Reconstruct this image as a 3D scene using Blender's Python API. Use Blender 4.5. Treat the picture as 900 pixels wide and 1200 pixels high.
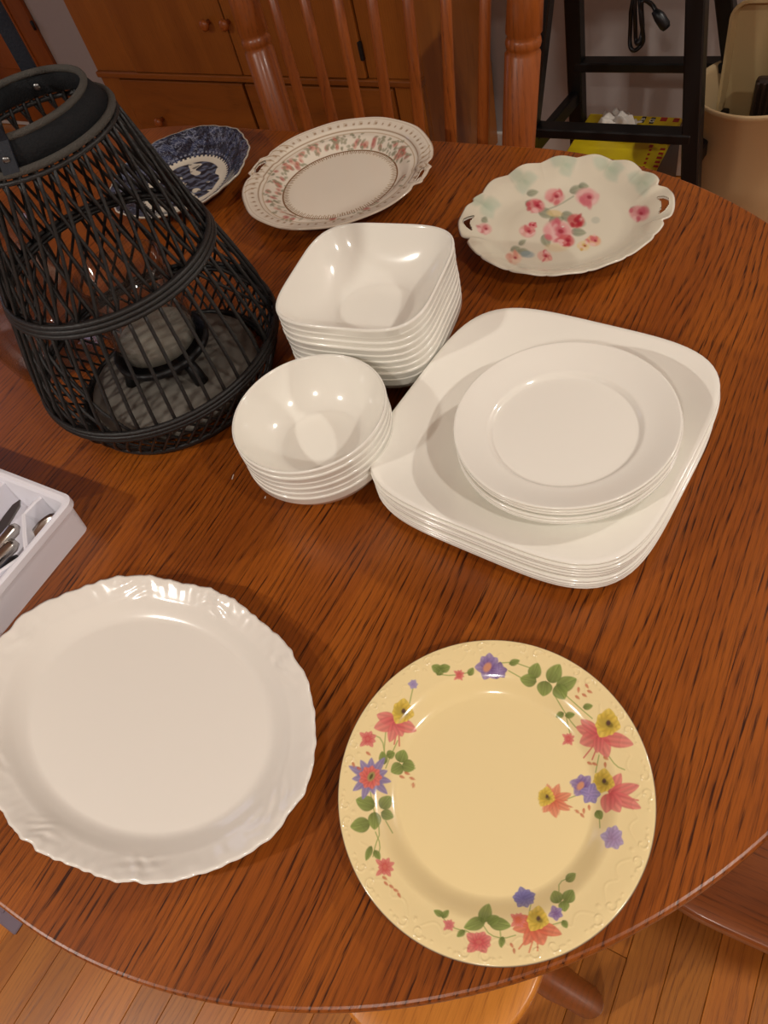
import bpy, bmesh, math, random
import numpy as np
from mathutils import Vector, Matrix
PI = math.pi
rnd = random.Random(7)
NR = np.random.default_rng(11)

for o in list(bpy.data.objects):
    bpy.data.objects.remove(o, do_unlink=True)
scene = bpy.context.scene
COL = scene.collection

# ------------------------------------------------------------------ camera
# the frame is aligned with the table: X along its length, Y across it, floor at z = 0
PITCH, ROLL, FPX, YAW = 0.9147, -0.3433, 864.55, 2.378 - PI
TZ = 0.75                                             # height of the table top
_f = np.array([0, math.cos(PITCH), -math.sin(PITCH)])
_r = np.array([1.0, 0, 0]); _u = np.cross(_r, _f)
_R = math.cos(ROLL) * _r + math.sin(ROLL) * _u
_U = -math.sin(ROLL) * _r + math.cos(ROLL) * _u
_ca, _sa = math.cos(YAW), math.sin(YAW)
_M = np.array([[_ca, _sa, 0], [-_sa, _ca, 0], [0, 0, 1]])
CP = _M @ (np.array([0, 0, 0.6]) - np.array([-0.22, 0.814, -TZ]))
CR, CU, CF = _M @ _R, _M @ _U, _M @ _f

def ray(x, y): return CF + (x - 450) / FPX * CR + (600 - y) / FPX * CU
def atz(x, y, z=TZ): d = ray(x, y); return CP + d * ((z - CP[2]) / d[2])
def aty(x, y, Y): d = ray(x, y); return CP + d * ((Y - CP[1]) / d[1])
def pixels(P):
    P = np.asarray(P, float) - CP; d = P @ CF
    return np.stack([450 + FPX * (P @ CR) / d, 600 - FPX * (P @ CU) / d], -1)

cam_data = bpy.data.cameras.new('camera')
cam_data.sensor_fit = 'VERTICAL'; cam_data.sensor_height = 36.0
cam_data.lens = FPX * 36.0 / 1200.0
cam_data.clip_start = 0.01
cam = bpy.data.objects.new('camera', cam_data); COL.objects.link(cam)
m = Matrix.Identity(4)
for i in range(3):
    m[i][0], m[i][1], m[i][2], m[i][3] = CR[i], CU[i], -CF[i], CP[i]
cam.matrix_world = m
scene.camera = cam

# ------------------------------------------------------------------ light
scene.view_settings.view_transform = 'Standard'
scene.view_settings.look = 'None'
scene.view_settings.gamma = 1.0
scene.view_settings.use_curve_mapping = False
scene.view_settings.exposure = 0.0
world = bpy.data.worlds.new('world'); scene.world = world
world.use_nodes = True
world.node_tree.nodes['Background'].inputs[0].default_value = (0.55, 0.6, 0.75, 1)
world.node_tree.nodes['Background'].inputs[1].default_value = 0.05

def ceiling_spot(name, x, y, power, col=(1.0, 0.95, 0.87), size=0.13, z=2.41):
    l = bpy.data.lights.new(name, 'AREA'); l.shape = 'DISK'; l.size = size
    l.energy = power; l.color = col
    o = bpy.data.objects.new(name, l); COL.objects.link(o)
    o.location = (x, y, z)
    return o
ceiling_spot('ceiling_downlight', -0.75, -1.75, 31)
ceiling_spot('ceiling_downlight', 0.95, -1.75, 15)
ceiling_spot('ceiling_downlight', 2.1, -0.5, 19)
ceiling_spot('ceiling_downlight', 1.95, 1.40, 26)

# ------------------------------------------------------------------ helpers
def lin(c):
    return tuple((v / 12.92 if v <= 0.04045 else ((v + 0.055) / 1.055) ** 2.4) for v in c)
def rgb(r, g, b): return lin((r / 255.0, g / 255.0, b / 255.0))

def new_mat(name):
    m = bpy.data.materials.new(name); m.use_nodes = True
    return m, m.node_tree, m.node_tree.nodes['Principled BSDF']

def plain(name, col, rough=0.4, spec=0.5, metal=0.0, coat=0.0, bump=0.0, bscale=80, var=0.0):
    m, nt, b = new_mat(name)
    b.inputs['Base Color'].default_value = (*col, 1)
    b.inputs['Roughness'].default_value = rough
    b.inputs['Specular IOR Level'].default_value = spec
    b.inputs['Metallic'].default_value = metal
    b.inputs['Coat Weight'].default_value = coat
    b.inputs['Coat Roughness'].default_value = 0.08
    if bump or var:
        tc = nt.nodes.new('ShaderNodeTexCoord')
        n = nt.nodes.new('ShaderNodeTexNoise'); n.inputs['Scale'].default_value = bscale
        n.inputs['Detail'].default_value = 4
        nt.links.new(tc.outputs['Object'], n.inputs['Vector'])
        if bump:
            bp = nt.nodes.new('ShaderNodeBump'); bp.inputs['Strength'].default_value = bump
            bp.inputs['Distance'].default_value = 0.002
            nt.links.new(n.outputs['Fac'], bp.inputs['Height'])
            nt.links.new(bp.outputs['Normal'], b.inputs['Normal'])
        if var:
            mx = nt.nodes.new('ShaderNodeMix'); mx.data_type = 'RGBA'
            mx.inputs[6].default_value = (*[c * (1 - var) for c in col], 1)
            mx.inputs[7].default_value = (*[min(1, c * (1 + var)) for c in col], 1)
            nt.links.new(n.outputs['Fac'], mx.inputs[0])
            nt.links.new(mx.outputs[2], b.inputs['Base Color'])
    return m

def painted(name, rough=0.14, coat=0.2):
    m, nt, b = new_mat(name)
    a = nt.nodes.new('ShaderNodeVertexColor'); a.layer_name = 'print'
    nt.links.new(a.outputs['Color'], b.inputs['Base Color'])
    b.inputs['Roughness'].default_value = rough
    b.inputs['Coat Weight'].default_value = coat
    b.inputs['Coat Roughness'].default_value = 0.05
    return m

def glass(name, tint=(.97, .97, .97)):
    """thin clear glass: light passes straight through, the surface mirrors more at grazing angles"""
    m, nt, b = new_mat(name)
    nt.nodes.remove(b); N, L = nt.nodes.new, nt.links.new
    tr = N('ShaderNodeBsdfTransparent'); tr.inputs[0].default_value = (*tint, 1)
    gl = N('ShaderNodeBsdfGlossy'); gl.inputs['Roughness'].default_value = .03
    lw = N('ShaderNodeLayerWeight'); lw.inputs['Blend'].default_value = .5
    pw = N('ShaderNodeMath'); pw.operation = 'POWER'; L(lw.outputs['Facing'], pw.inputs[0]); pw.inputs[1].default_value = 3.0
    fr = N('ShaderNodeMath'); fr.operation = 'MULTIPLY_ADD'; L(pw.outputs[0], fr.inputs[0]); fr.inputs[1].default_value = .7; fr.inputs[2].default_value = .05
    mx = N('ShaderNodeMixShader'); L(fr.outputs[0], mx.inputs[0]); L(tr.outputs[0], mx.inputs[1]); L(gl.outputs[0], mx.inputs[2])
    L(mx.outputs[0], nt.nodes['Material Output'].inputs['Surface'])
    return m

def oak(name, light, mid, dark, axis='Y', rough=0.3, coat=0.3, spacing=0.008, contrast=1.0, vary=0.12, plain_sawn=1.0, bump=0.1):
    """oak: growth-ring bands that run along one axis, dark pore dashes and broad tone drift"""
    light, mid, dark = (tuple(v * k for v, k in zip(c, (1.08, .97, .78))) for c in (light, mid, dark))
    m, nt, b = new_mat(name)
    N, L = nt.nodes.new, nt.links.new
    def math_(op, a, b_=None, c=None):
        n = N('ShaderNodeMath'); n.operation = op
        for i, v in enumerate((a, b_, c)):
            if v is None: continue
            if isinstance(v, (int, float)): n.inputs[i].default_value = v
            else: L(v, n.inputs[i])
        return n.outputs[0]
    tc = N('ShaderNodeTexCoord'); oi = N('ShaderNodeObjectInfo')
    sep = N('ShaderNodeSeparateXYZ'); L(tc.outputs['Object'], sep.inputs[0])
    ax = {'X': (1, 0, 2), 'Y': (0, 1, 2), 'Z': (0, 2, 1)}[axis]
    across, along, third = (sep.outputs[i] for i in ax)
    R = oi.outputs['Random']
    off = math_('MULTIPLY', R, 37.0)
    def noise(sx, sy, detail=3, rough_=0.5, seed=0.0, sz=None):
        cx = math_('MULTIPLY_ADD', across, sx, math_('ADD', off, seed))
        cy = math_('MULTIPLY_ADD', along, sy, math_('MULTIPLY', off, 1.7))
        cz = math_('MULTIPLY', third, sx if sz is None else sz)
        cb = N('ShaderNodeCombineXYZ'); L(cx, cb.inputs[0]); L(cy, cb.inputs[1]); L(cz, cb.inputs[2])
        n = N('ShaderNodeTexNoise'); n.inputs['Scale'].default_value = 1.0
        n.inputs['Detail'].default_value = detail; n.inputs['Roughness'].default_value = rough_
        L(cb.outputs[0], n.inputs['Vector'])
        return n.outputs['Fac']
    # ring field: bands across the board, pushed into arches by slow noise along it
    slow = noise(9.0, 2.2, 2, 0.45, 3.0)
    fine = noise(45.0, 5.0, 2, 0.5, 9.0)
    field = math_('MULTIPLY_ADD', across, 1.0 / spacing, math_('MULTIPLY', slow, 11.0 * plain_sawn))
    field = math_('ADD', field, math_('MULTIPLY', fine, 1.1))
    saw = math_('FRACT', field)
    band = N('ShaderNodeValToRGB'); L(saw, band.inputs[0])
    e = band.color_ramp.elements
    e[0].position = 0.0; e[0].color = (0, 0, 0, 1)
    e[1].position = 1.0; e[1].color = (0, 0, 0, 1)
    k = e.new(0.45); k.color = (0.12, 0.12, 0.12, 1)
    k = e.new(0.78); k.color = (1, 1, 1, 1)
    k = e.new(0.9); k.color = (0.55, 0.55, 0.55, 1)
    # pores: short dark dashes
    por = noise(820.0, 30.0, 2, 0.6, 5.0)
    pr = N('ShaderNodeMapRange'); L(por, pr.inputs[0])
    pr.inputs[1].default_value = 0.46; pr.inputs[2].default_value = 0.62
    pores = pr.outputs[0]
    patch = noise(30.0, 3.0, 3, 0.55, 21.0)
    pm = N('ShaderNodeMapRange'); L(patch, pm.inputs[0]); pm.inputs[1].default_value = 0.3; pm.inputs[2].default_value = 0.7
    amt = math_('MULTIPLY', math_('MULTIPLY_ADD', pores, 0.66, 0.34), band.outputs[0])
    wn_ = N('ShaderNodeTexWhiteNoise'); wn_.noise_dimensions = '1D'; L(math_('ADD', math_('FLOOR', field), off), wn_.inputs['W'])
    amt = math_('MULTIPLY', amt, math_('MULTIPLY_ADD', wn_.outputs['Value'], 0.75, 0.4))
    amt = math_('MULTIPLY', amt, math_('MULTIPLY_ADD', pm.outputs[0], 0.6, 0.5))
    amt = math_('ADD', amt, math_('MULTIPLY', pores, 0.17))
    amt = math_('MULTIPLY', amt, contrast)
    tone = noise(14.0, 1.6, 3, 0.5, 14.0)
    tm = N('ShaderNodeMapRange'); L(tone, tm.inputs[0]); tm.inputs[1].default_value = 0.3; tm.inputs[2].default_value = 0.7
    m1 = N('ShaderNodeMix'); m1.data_type = 'RGBA'; L(tm.outputs[0], m1.inputs[0])
    m1.inputs[6].default_value = (*light, 1); m1.inputs[7].default_value = (*mid, 1)
    m2 = N('ShaderNodeMix'); m2.data_type = 'RGBA'; L(amt, m2.inputs[0])
    L(m1.outputs[2], m2.inputs[6]); m2.inputs[7].default_value = (*dark, 1)
    hs = N('ShaderNodeHueSaturation'); L(m2.outputs[2], hs.inputs['Color'])
    L(math_('MULTIPLY_ADD', R, 2 * vary, 1.0 - vary), hs.inputs['Value'])
    L(hs.outputs[0], b.inputs['Base Color'])
    b.inputs['Roughness'].default_value = rough
    b.inputs['Coat Weight'].default_value = coat; b.inputs['Coat Roughness'].default_value = 0.12
    bp = N('ShaderNodeBump'); bp.inputs['Strength'].default_value = bump; bp.inputs['Distance'].default_value = 0.0006
    L(math_('SUBTRACT', 1.0, amt), bp.inputs['Height']); L(bp.outputs['Normal'], b.inputs['Normal'])
    return m

M = {}
M['table'] = oak('table_oak', rgb(156, 88, 28), rgb(132, 69, 21), rgb(52, 20, 5), 'Y', 0.32, 0.10, 0.0070, 1.35, 0.04, bump=.08)
M['table_side'] = oak('table_oak_edge', rgb(150, 88, 42), rgb(128, 72, 32), rgb(70, 32, 12), 'X', 0.32, 0.3)
M['floor_wood'] = oak('floor_oak', rgb(188, 124, 54), rgb(162, 98, 38), rgb(98, 52, 18), 'Y', 0.33, 0.2, 0.010, 0.8, 0.2)
M['chair_wood'] = oak('chair_oak', rgb(156, 88, 38), rgb(132, 69, 27), rgb(80, 38, 14), 'Z', 0.34, 0.12, 0.008, 0.7, 0.05, 0.5)
M['seat_wood'] = oak('seat_oak', rgb(150, 86, 40), rgb(128, 70, 32), rgb(72, 34, 14), 'Y', 0.33, 0.25, 0.011, 0.95, 0.05)
M['cab_wood'] = oak('sideboard_oak', rgb(150, 92, 36), rgb(130, 76, 28), rgb(84, 46, 16), 'Z', 0.38, 0.1, 0.007, 0.55, 0.06, 0.6)
M['cab_wood_x'] = oak('sideboard_oak_rail', rgb(146, 88, 34), rgb(126, 72, 26), rgb(84, 46, 16), 'X', 0.38, 0.1, 0.007, 0.55, 0.06, 0.6)
M['stool_wood'] = oak('stool_oak', rgb(206, 138, 58), rgb(188, 118, 46), rgb(130, 74, 28), 'Y', 0.34, 0.2, 0.009, 0.6, 0.05)
M['corelle'] = plain('white_glass_ware', rgb(247, 243, 232), 0.12, 0.5, coat=0.3)
M['porcelain'] = plain('white_porcelain', rgb(236, 230, 220), 0.16, 0.5, coat=0.3)
M['print'] = painted('printed_china')
M['foot'] = plain('unglazed_foot', rgb(205, 190, 184), 0.5)
M['rattan'] = plain('black_rattan', rgb(34, 32, 31), 0.45, 0.4, bump=0.4, bscale=300)
M['collar'] = plain('black_felt_band', rgb(30, 31, 33), 0.85, 0.2, bump=0.6, bscale=500)
M['strap'] = plain('navy_black_strap', rgb(24, 27, 36), 0.6, 0.3, bump=0.3, bscale=400)
M['cordtrim'] = plain('grey_cord_trim', rgb(78, 75, 70), 0.8, 0.2, bump=0.8, bscale=600)
M['rivet'] = plain('dull_metal', rgb(130, 128, 126), 0.35, 0.5, metal=1.0)
M['greywood'] = plain('grey_base_board', rgb(104, 98, 90), 0.6, 0.3, bump=0.1, bscale=160, var=0.12)
M['iron'] = plain('black_iron', rgb(18, 18, 19), 0.5, 0.4)
M['glass'] = glass('clear_glass')
M['pitcher_glass'] = glass('pressed_pitcher_glass', (.88, .87, .88))
M['plastic'] = plain('white_plastic', rgb(238, 236, 243), 0.3, 0.5)
M['steel'] = plain('steel', rgb(190, 184, 176), 0.22, 0.5, metal=1.0)
M['blade'] = plain('dull_steel_blade', rgb(120, 118, 116), 0.35, 0.5, metal=0.9)
M['black_plastic'] = plain('black_plastic', rgb(20, 20, 22), 0.4)
M['wall'] = plain('grey_wall_paint', rgb(172, 162, 158), 0.85, 0.2, bump=0.1, bscale=60, var=0.03)
M['ceiling'] = plain('white_ceiling_paint', rgb(226, 224, 222), 0.9, 0.1)
M['trim'] = plain('white_trim_paint', rgb(210, 206, 200), 0.5)
M['black_wood'] = plain('black_painted_wood', rgb(15, 14, 14), 0.42, 0.4, bump=0.15, bscale=60)
M['yellow'] = plain('yellow_card', rgb(216, 188, 14), 0.5)
M['red'] = plain('red_print', rgb(170, 34, 22), 0.5)
M['dark_print'] = plain('dark_print', rgb(60, 48, 44), 0.5, var=0.5, bscale=30)
M['blackink'] = plain('black_print', rgb(24, 22, 22), 0.5)
M['paper'] = plain('white_tissue', rgb(216, 208, 198), 0.8, bump=0.5, bscale=40)
M['beige'] = plain('beige_plastic', rgb(184, 156, 116), 0.5, 0.4, bump=0.1, bscale=300)
M['tan'] = plain('tan_plastic', rgb(184, 160, 116), 0.45, 0.4)
M['brown_slats'] = plain('dark_brown_plastic', rgb(46, 32, 24), 0.4)
M['vent'] = plain('lavender_grey_metal', rgb(120, 104, 116), 0.4, 0.5)

def mesh_np(name, V, F):
    """V (n,3); F list of arrays, each (k, nverts)"""
    me = bpy.data.meshes.new(name)
    V = np.asarray(V, np.float32)
    me.vertices.add(len(V)); me.vertices.foreach_set('co', V.ravel())
    idx = np.concatenate([np.asarray(f, np.int32).ravel() for f in F])
    tot = np.concatenate([np.full(len(f), np.asarray(f).shape[1], np.int32) for f in F])
    st = np.concatenate([[0], np.cumsum(tot)[:-1]]).astype(np.int32)
    me.loops.add(len(idx)); me.loops.foreach_set('vertex_index', idx)
    me.polygons.add(len(tot)); me.polygons.foreach_set('loop_start', st)
    me.update(calc_edges=True)
    me.validate()
    return me

def link(name, me, mat, parent=None, smooth=True, loc=None):
    o = bpy.data.objects.new(name, me); COL.objects.link(o)
    if mat is not None:
        me.materials.clear(); me.materials.append(M[mat] if isinstance(mat, str) else mat)
    if len(me.polygons):
        me.polygons.foreach_set('use_smooth', np.full(len(me.polygons), bool(smooth)))
    if parent is not None: o.parent = parent
    if loc is not None: o.location = loc
    return o

def tag(o, label=None, cat=None, group=None, kind=None):
    if label: o['label'] = label
    if cat: o['category'] = cat
    if group: o['group'] = group
    if kind: o['kind'] = kind
    return o

def thing(name, label, cat, loc=(0, 0, 0), rotz=0.0, group=None):
    o = bpy.data.objects.new(name, None); COL.objects.link(o)
    o.empty_display_size = 0.05
    o.location = loc; o.rotation_euler = (0, 0, rotz)
    return tag(o, label, cat, group)

def copy_tree(o, parent=None):
    c = o.copy(); COL.objects.link(c)
    if parent is not None: c.parent = parent
    for ch in list(o.children): copy_tree(ch, c)
    return c

def flat(o):
    o.data.polygons.foreach_set('use_smooth', np.zeros(len(o.data.polygons), bool)); return o

def bm_mesh(name, bm):
    me = bpy.data.meshes.new(name); bmesh.ops.recalc_face_normals(bm, faces=bm.faces)
    bm.to_mesh(me); bm.free(); return me

def box_me(name, x0, x1, y0, y1, z0, z1, bev=0.0, seg=2):
    bm = bmesh.new(); bmesh.ops.create_cube(bm, size=1.0)
    for v in bm.verts:
        v.co = Vector(((x0 + x1) / 2 + v.co.x * (x1 - x0), (y0 + y1) / 2 + v.co.y * (y1 - y0), (z0 + z1) / 2 + v.co.z * (z1 - z0)))
    if bev: bmesh.ops.bevel(bm, geom=list(bm.edges), offset=bev, segments=seg, affect='EDGES', profile=0.5)
    return bm_mesh(name, bm)

def box(name, x0, x1, y0, y1, z0, z1, mat, parent=None, bev=0.0):
    """a box whose object origin is its own centre"""
    c = ((x0 + x1) / 2, (y0 + y1) / 2, (z0 + z1) / 2)
    me = box_me(name, x0 - c[0], x1 - c[0], y0 - c[1], y1 - c[1], z0 - c[2], z1 - c[2], bev)
    o = link(name, me, mat, parent, smooth=False, loc=c)
    return o

def tube_arrays(P, r, n=8, closed=False, cap=True):
    P = np.asarray(P, float); k = len(P); r = np.broadcast_to(np.asarray(r, float), (k,))
    if closed: T_ = np.roll(P, -1, 0) - np.roll(P, 1, 0)
    else: T_ = np.gradient(P, axis=0)
    T_ /= np.linalg.norm(T_, axis=1)[:, None] + 1e-12
    ref = np.array([0, 0, 1.0]) if abs(T_[:, 2]).mean() < 0.8 else np.array([1.0, 0, 0])
    A = np.cross(T_, ref); A /= np.linalg.norm(A, axis=1)[:, None] + 1e-12
    B = np.cross(A, T_)
    t = np.arange(n) * 2 * PI / n
    V = P[:, None] + r[:, None, None] * (np.cos(t)[None, :, None] * A[:, None] + np.sin(t)[None, :, None] * B[:, None])
    V = V.reshape(-1, 3)
    i = np.arange(k if closed else k - 1)[:, None]; j = np.arange(n)[None]
    i2, j2 = (i + 1) % k, (j + 1) % n
    F = np.stack([i * n + j, i * n + j2, i2 * n + j2, i2 * n + j], -1).reshape(-1, 4)
    Fs = [F]
    if cap and not closed:
        Fs.append(np.arange(n)[None, ::-1]); Fs.append((np.arange(n) + (k - 1) * n)[None])
    return V, Fs

def tube(name, P, r, mat, parent=None, n=8, closed=False, loc=None):
    V, F = tube_arrays(P, r, n, closed)
    return link(name, mesh_np(name, V, F), mat, parent, loc=loc)

def join_arrays(parts):
    Vs, Fs, k = [], [], 0
    for V, F in parts:
        Vs.append(V); Fs += [np.asarray(f) + k for f in F]; k += len(V)
    return np.concatenate(Vs), Fs

def lathe(name, prof, mat, parent=None, n=48, loc=None):
    """prof: list of (r, z) from the axis at the bottom outwards and up, closed with fans where r = 0"""
    V = []; rows = []
    t = np.arange(n) * 2 * PI / n
    for r, z in prof:
        if r <= 1e-9: rows.append([len(V)]); V.append((0, 0, z))
        else:
            rows.append(list(range(len(V), len(V) + n)))
            V += [(r * math.cos(a), r * math.sin(a), z) for a in t]
    F4, F3 = [], []
    for a, b in zip(rows, rows[1:]):
        for j in range(n):
            j2 = (j + 1) % n
            if len(a) == 1 and len(b) == 1: continue
            if len(a) == 1: F3.append((a[0], b[j2], b[j]))
            elif len(b) == 1: F3.append((a[j], a[j2], b[0]))
            else: F4.append((a[j], a[j2], b[j2], b[j]))
    F = []
    if F4: F.append(np.array(F4))
    if F3: F.append(np.array(F3))
    return link(name, mesh_np(name, np.array(V), F), mat, parent, loc=loc)

# ------------------------------------------------------------------ room shell
X0, X1, Y0, Y1, ZC = -3.3, 3.0, -3.2, 1.74, 2.44
fl = box('floor', X0 - .1, X1 + .1, Y0 - .1, Y1 + .1, -0.1, -0.012, 'floor_wood'); tag(fl, 'oak strip floor of golden brown boards', kind='structure')
for nm, b in (('wall_back', (X0 - .1, X1 + .1, Y1, Y1 + .1, -.1, ZC)), ('wall_left', (X0 - .1, X0, Y0, Y1, -.1, ZC)),
              ('wall_right', (X1, X1 + .1, Y0, Y1, -.1, ZC)), ('wall_front', (X0 - .1, X1 + .1, Y0 - .1, Y0, -.1, ZC))):
    tag(box(nm, *b, 'wall'), 'plain grey painted wall', kind='structure')
tag(box('ceiling', X0 - .1, X1 + .1, Y0 - .1, Y1 + .1, ZC, ZC + .1, 'ceiling'), 'white ceiling', kind='structure')
tag(box('baseboard_back', X0, X1, Y1 - .014, Y1, -.01, .09, 'trim', bev=.004), 'white baseboard along the back wall', kind='structure')

# unseen window on the left wall, kept for the cool light it gives
wn = box('window_1', X0, X0 + .03, .25, 1.05, 1.0, 2.3, 'trim', bev=.004); tag(wn, 'white framed window in the left wall', kind='structure')
gm, nt, bs = new_mat('evening_window_light')
bs.inputs['Emission Color'].default_value = (0.60, 0.62, 0.85, 1); bs.inputs['Emission Strength'].default_value = 1.6
bs.inputs['Base Color'].default_value = (0.2, 0.2, 0.25, 1)
for ya, yb in ((.31, .63), (.67, .99)):
    for za, zb in ((1.06, 1.63), (1.67, 2.24)):
        p = box('pane', X0 + .03, X0 + .034, ya, yb, za, zb, gm); p.parent = wn; p.matrix_parent_inverse = Matrix.Translation(wn.location).inverted()

# floor strips
def child_world(o, parent):
    o.parent = parent; o.matrix_parent_inverse = Matrix.Translation(parent.location).inverted()
SW = 0.0572
strip_cache = {}
for i in range(34):
    x = -0.62 + i * SW
    y = -1.3 - rnd.random() * .5
    while y < 0.35:
        ln = rnd.choice([.42, .55, .68, .82, 1.0])
        if ln not in strip_cache:
            strip_cache[ln] = box_me('plank', -SW / 2 + .0003, SW / 2 - .0003, -ln / 2 + .0003, ln / 2 - .0003, -.012, 0, .0008, 1)
            strip_cache[ln].materials.append(M['floor_wood'])
        o = bpy.data.objects.new('plank', strip_cache[ln]); COL.objects.link(o)
        o.location = (x + SW / 2, y + ln / 2, 0); child_world(o, fl)
        y += ln

# ------------------------------------------------------------------ dining table
TR, TH, TT = 0.564, 0.299, 0.026
table = thing('dining_table', 'large oval oak dining table with glossy grained top', 'table', (0, 0, 0))
def edge_y(x):
    d = max(abs(x) - TH, 0.0); return math.sqrt(max(TR * TR - d * d, 0))
def edge_n(x):
    d = max(abs(x) - TH, 0.0) * (1 if x > 0 else -1); y = edge_y(x)
    return d / TR, y / TR
cuts = [-TH - TR]
for a, b, k in ((-TH - TR, -TH, 5), (-TH, TH, 6), (TH, TH + TR, 5)):
    for i in range(1, k + 1): cuts.append(a + (b - a) * (i + (rnd.uniform(-.12, .12) if i < k else 0)) / k)
for a, b in zip(cuts, cuts[1:]):
    g = 0.00003
    lo, hi = a + g, b - g
    is_end = abs(a + TH + TR) < 1e-6 or abs(b - TH - TR) < 1e-6
    cx = (a + b) / 2
    V = []
    lev = [(-TT, .004), (-TT + .003, .0008), (-TT * .5, 0), (-.004, 0), (-.0018, .0006), (-.0005, .0018), (0, .0035)]
    for z, ins in lev:
        R_ = TR - ins
        if is_end:
            sg = -1 if a < 0 else 1
            am = math.acos((abs(hi if sg < 0 else lo) - TH) / R_)
            ring = [(sg * (TH + R_ * math.cos(t_)), R_ * math.sin(t_)) for t_ in np.linspace(-am, am, 61)]
            if sg < 0: ring = ring[::-1]
        else:
            ey = lambda x: math.sqrt(R_ * R_ - max(abs(x) - TH, 0) ** 2)
            xs = np.linspace(lo, hi, 9)
            ring = [(x, -ey(x)) for x in xs] + [(x, ey(x)) for x in xs[::-1]]
        n = len(ring)
        V += [(x - cx, y, z) for x, y in ring]
    F4 = [(l * n + j, l * n + (j + 1) % n, (l + 1) * n + (j + 1) % n, (l + 1) * n + j) for l in range(len(lev) - 1) for j in range(n)]
    me = mesh_np('plank', np.array(V), [np.array(F4), np.arange(n)[None, ::-1], (np.arange(n) + (len(lev) - 1) * n)[None]])
    bm = bmesh.new(); bm.from_mesh(me); bmesh.ops.recalc_face_normals(bm, faces=bm.faces); bm.to_mesh(me); bm.free()
    link('plank', me, 'table', table, smooth=False, loc=(cx, 0, TZ))
# apron, pedestal, feet
ap = []
for rr, z in ((0, 0),):
    n = 96; t = np.linspace(0, 2 * PI, n, endpoint=False)
    rin = [(.40, TZ - TT - .075), (.40, TZ - TT), (.42, TZ - TT), (.42, TZ - TT - .075)]
    V = []
    for r_, z_ in rin:
        for a in t:
            x, y = r_ * math.cos(a), r_ * math.sin(a)
            V.append((x + (TH if x > 0 else -TH), y, z_))
    F4 = [(k * n + j, k * n + (j + 1) % n, ((k + 1) % 4) * n + (j + 1) % n, ((k + 1) % 4) * n + j) for k in range(4) for j in range(n)]
    link('apron', mesh_np('apron', np.array(V), [np.array(F4)]), 'table_side', table, smooth=False)
lathe('pedestal', [(0, .06), (.10, .06), (.115, .10), (.12, .16), (.085, .22), (.07, .30), (.085, .40), (.105, .50), (.085, .60), (.12, .66), (.16, .70), (.16, TZ - TT), (0, TZ - TT)], 'chair_wood', table, 40)
for k in range(4):
    a = PI / 4 + k * PI / 2
    P = [(math.cos(a) * d, math.sin(a) * d, z) for d, z in ((.06, .17), (.14, .165), (.22, .13), (.30, .075), (.36, .045), (.40, .04))]
    tube('foot', P, [.04, .04, .036, .032, .03, .022], 'chair_wood', table, 12)

# ------------------------------------------------------------------ dishes
def smooth(x): x = np.clip(x, 0, 1); return x * x * (3 - 2 * x)

def dish_arrays(rows, rfun, nth):
    """rows: list of (s, z, kind); rfun(s, theta) radius.  First and last rows are closed with fans"""
    t = np.arange(nth) * 2 * PI / nth
    V = []
    for s, z in rows:
        r = rfun(s, t); zz = np.broadcast_to(np.asarray(z(t) if callable(z) else z, float), t.shape)
        V.append(np.stack([r * np.cos(t), r * np.sin(t), zz], 1))
    k = len(rows)
    V = np.concatenate(V + [np.array([[0, 0, V[0][:, 2].mean()], [0, 0, V[-1][:, 2].mean()]])])
    i = np.arange(k - 1)[:, None]; j = np.arange(nth)[None]; j2 = (j + 1) % nth
    F4 = np.stack([i * nth + j, (i + 1) * nth + j, (i + 1) * nth + j2, i * nth + j2], -1).reshape(-1, 4)
    j = np.arange(nth); j2 = (j + 1) % nth
    top = np.stack([np.full(nth, k * nth), j, j2], 1)
    bot = np.stack([np.full(nth, k * nth + 1), (k - 1) * nth + j2, (k - 1) * nth + j], 1)
    return V, [F4, np.concatenate([top, bot])]

def shell_rows(top, t, foot=None):
    """top: list of (s, z) from the centre outwards; an underside t lower, closed round the lip"""
    rows = list(top)
    s1, z1 = top[-1]
    rows.append((s1 + .006, z1 - t * .35)); rows.append((s1 + .004, z1 - t * .9))
    for i in range(len(top) - 1, -1, -1):
        s, z = top[i]
        a, b = top[max(i - 1, 0)], top[min(i + 1, len(top) - 1)]
        slope = (b[1] - a[1]) / max(b[0] - a[0], 1e-6)
        rows.append((max(s - .0, .0), z - t * min(2.2, math.sqrt(1 + (slope * 8) ** 2))))
    zmin = min(r[1] for r in rows)
    return [(s, z - zmin) for s, z in rows]

def superr(n, th): return (np.abs(np.cos(th)) ** n + np.abs(np.sin(th)) ** n) ** (-1.0 / n)

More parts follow.
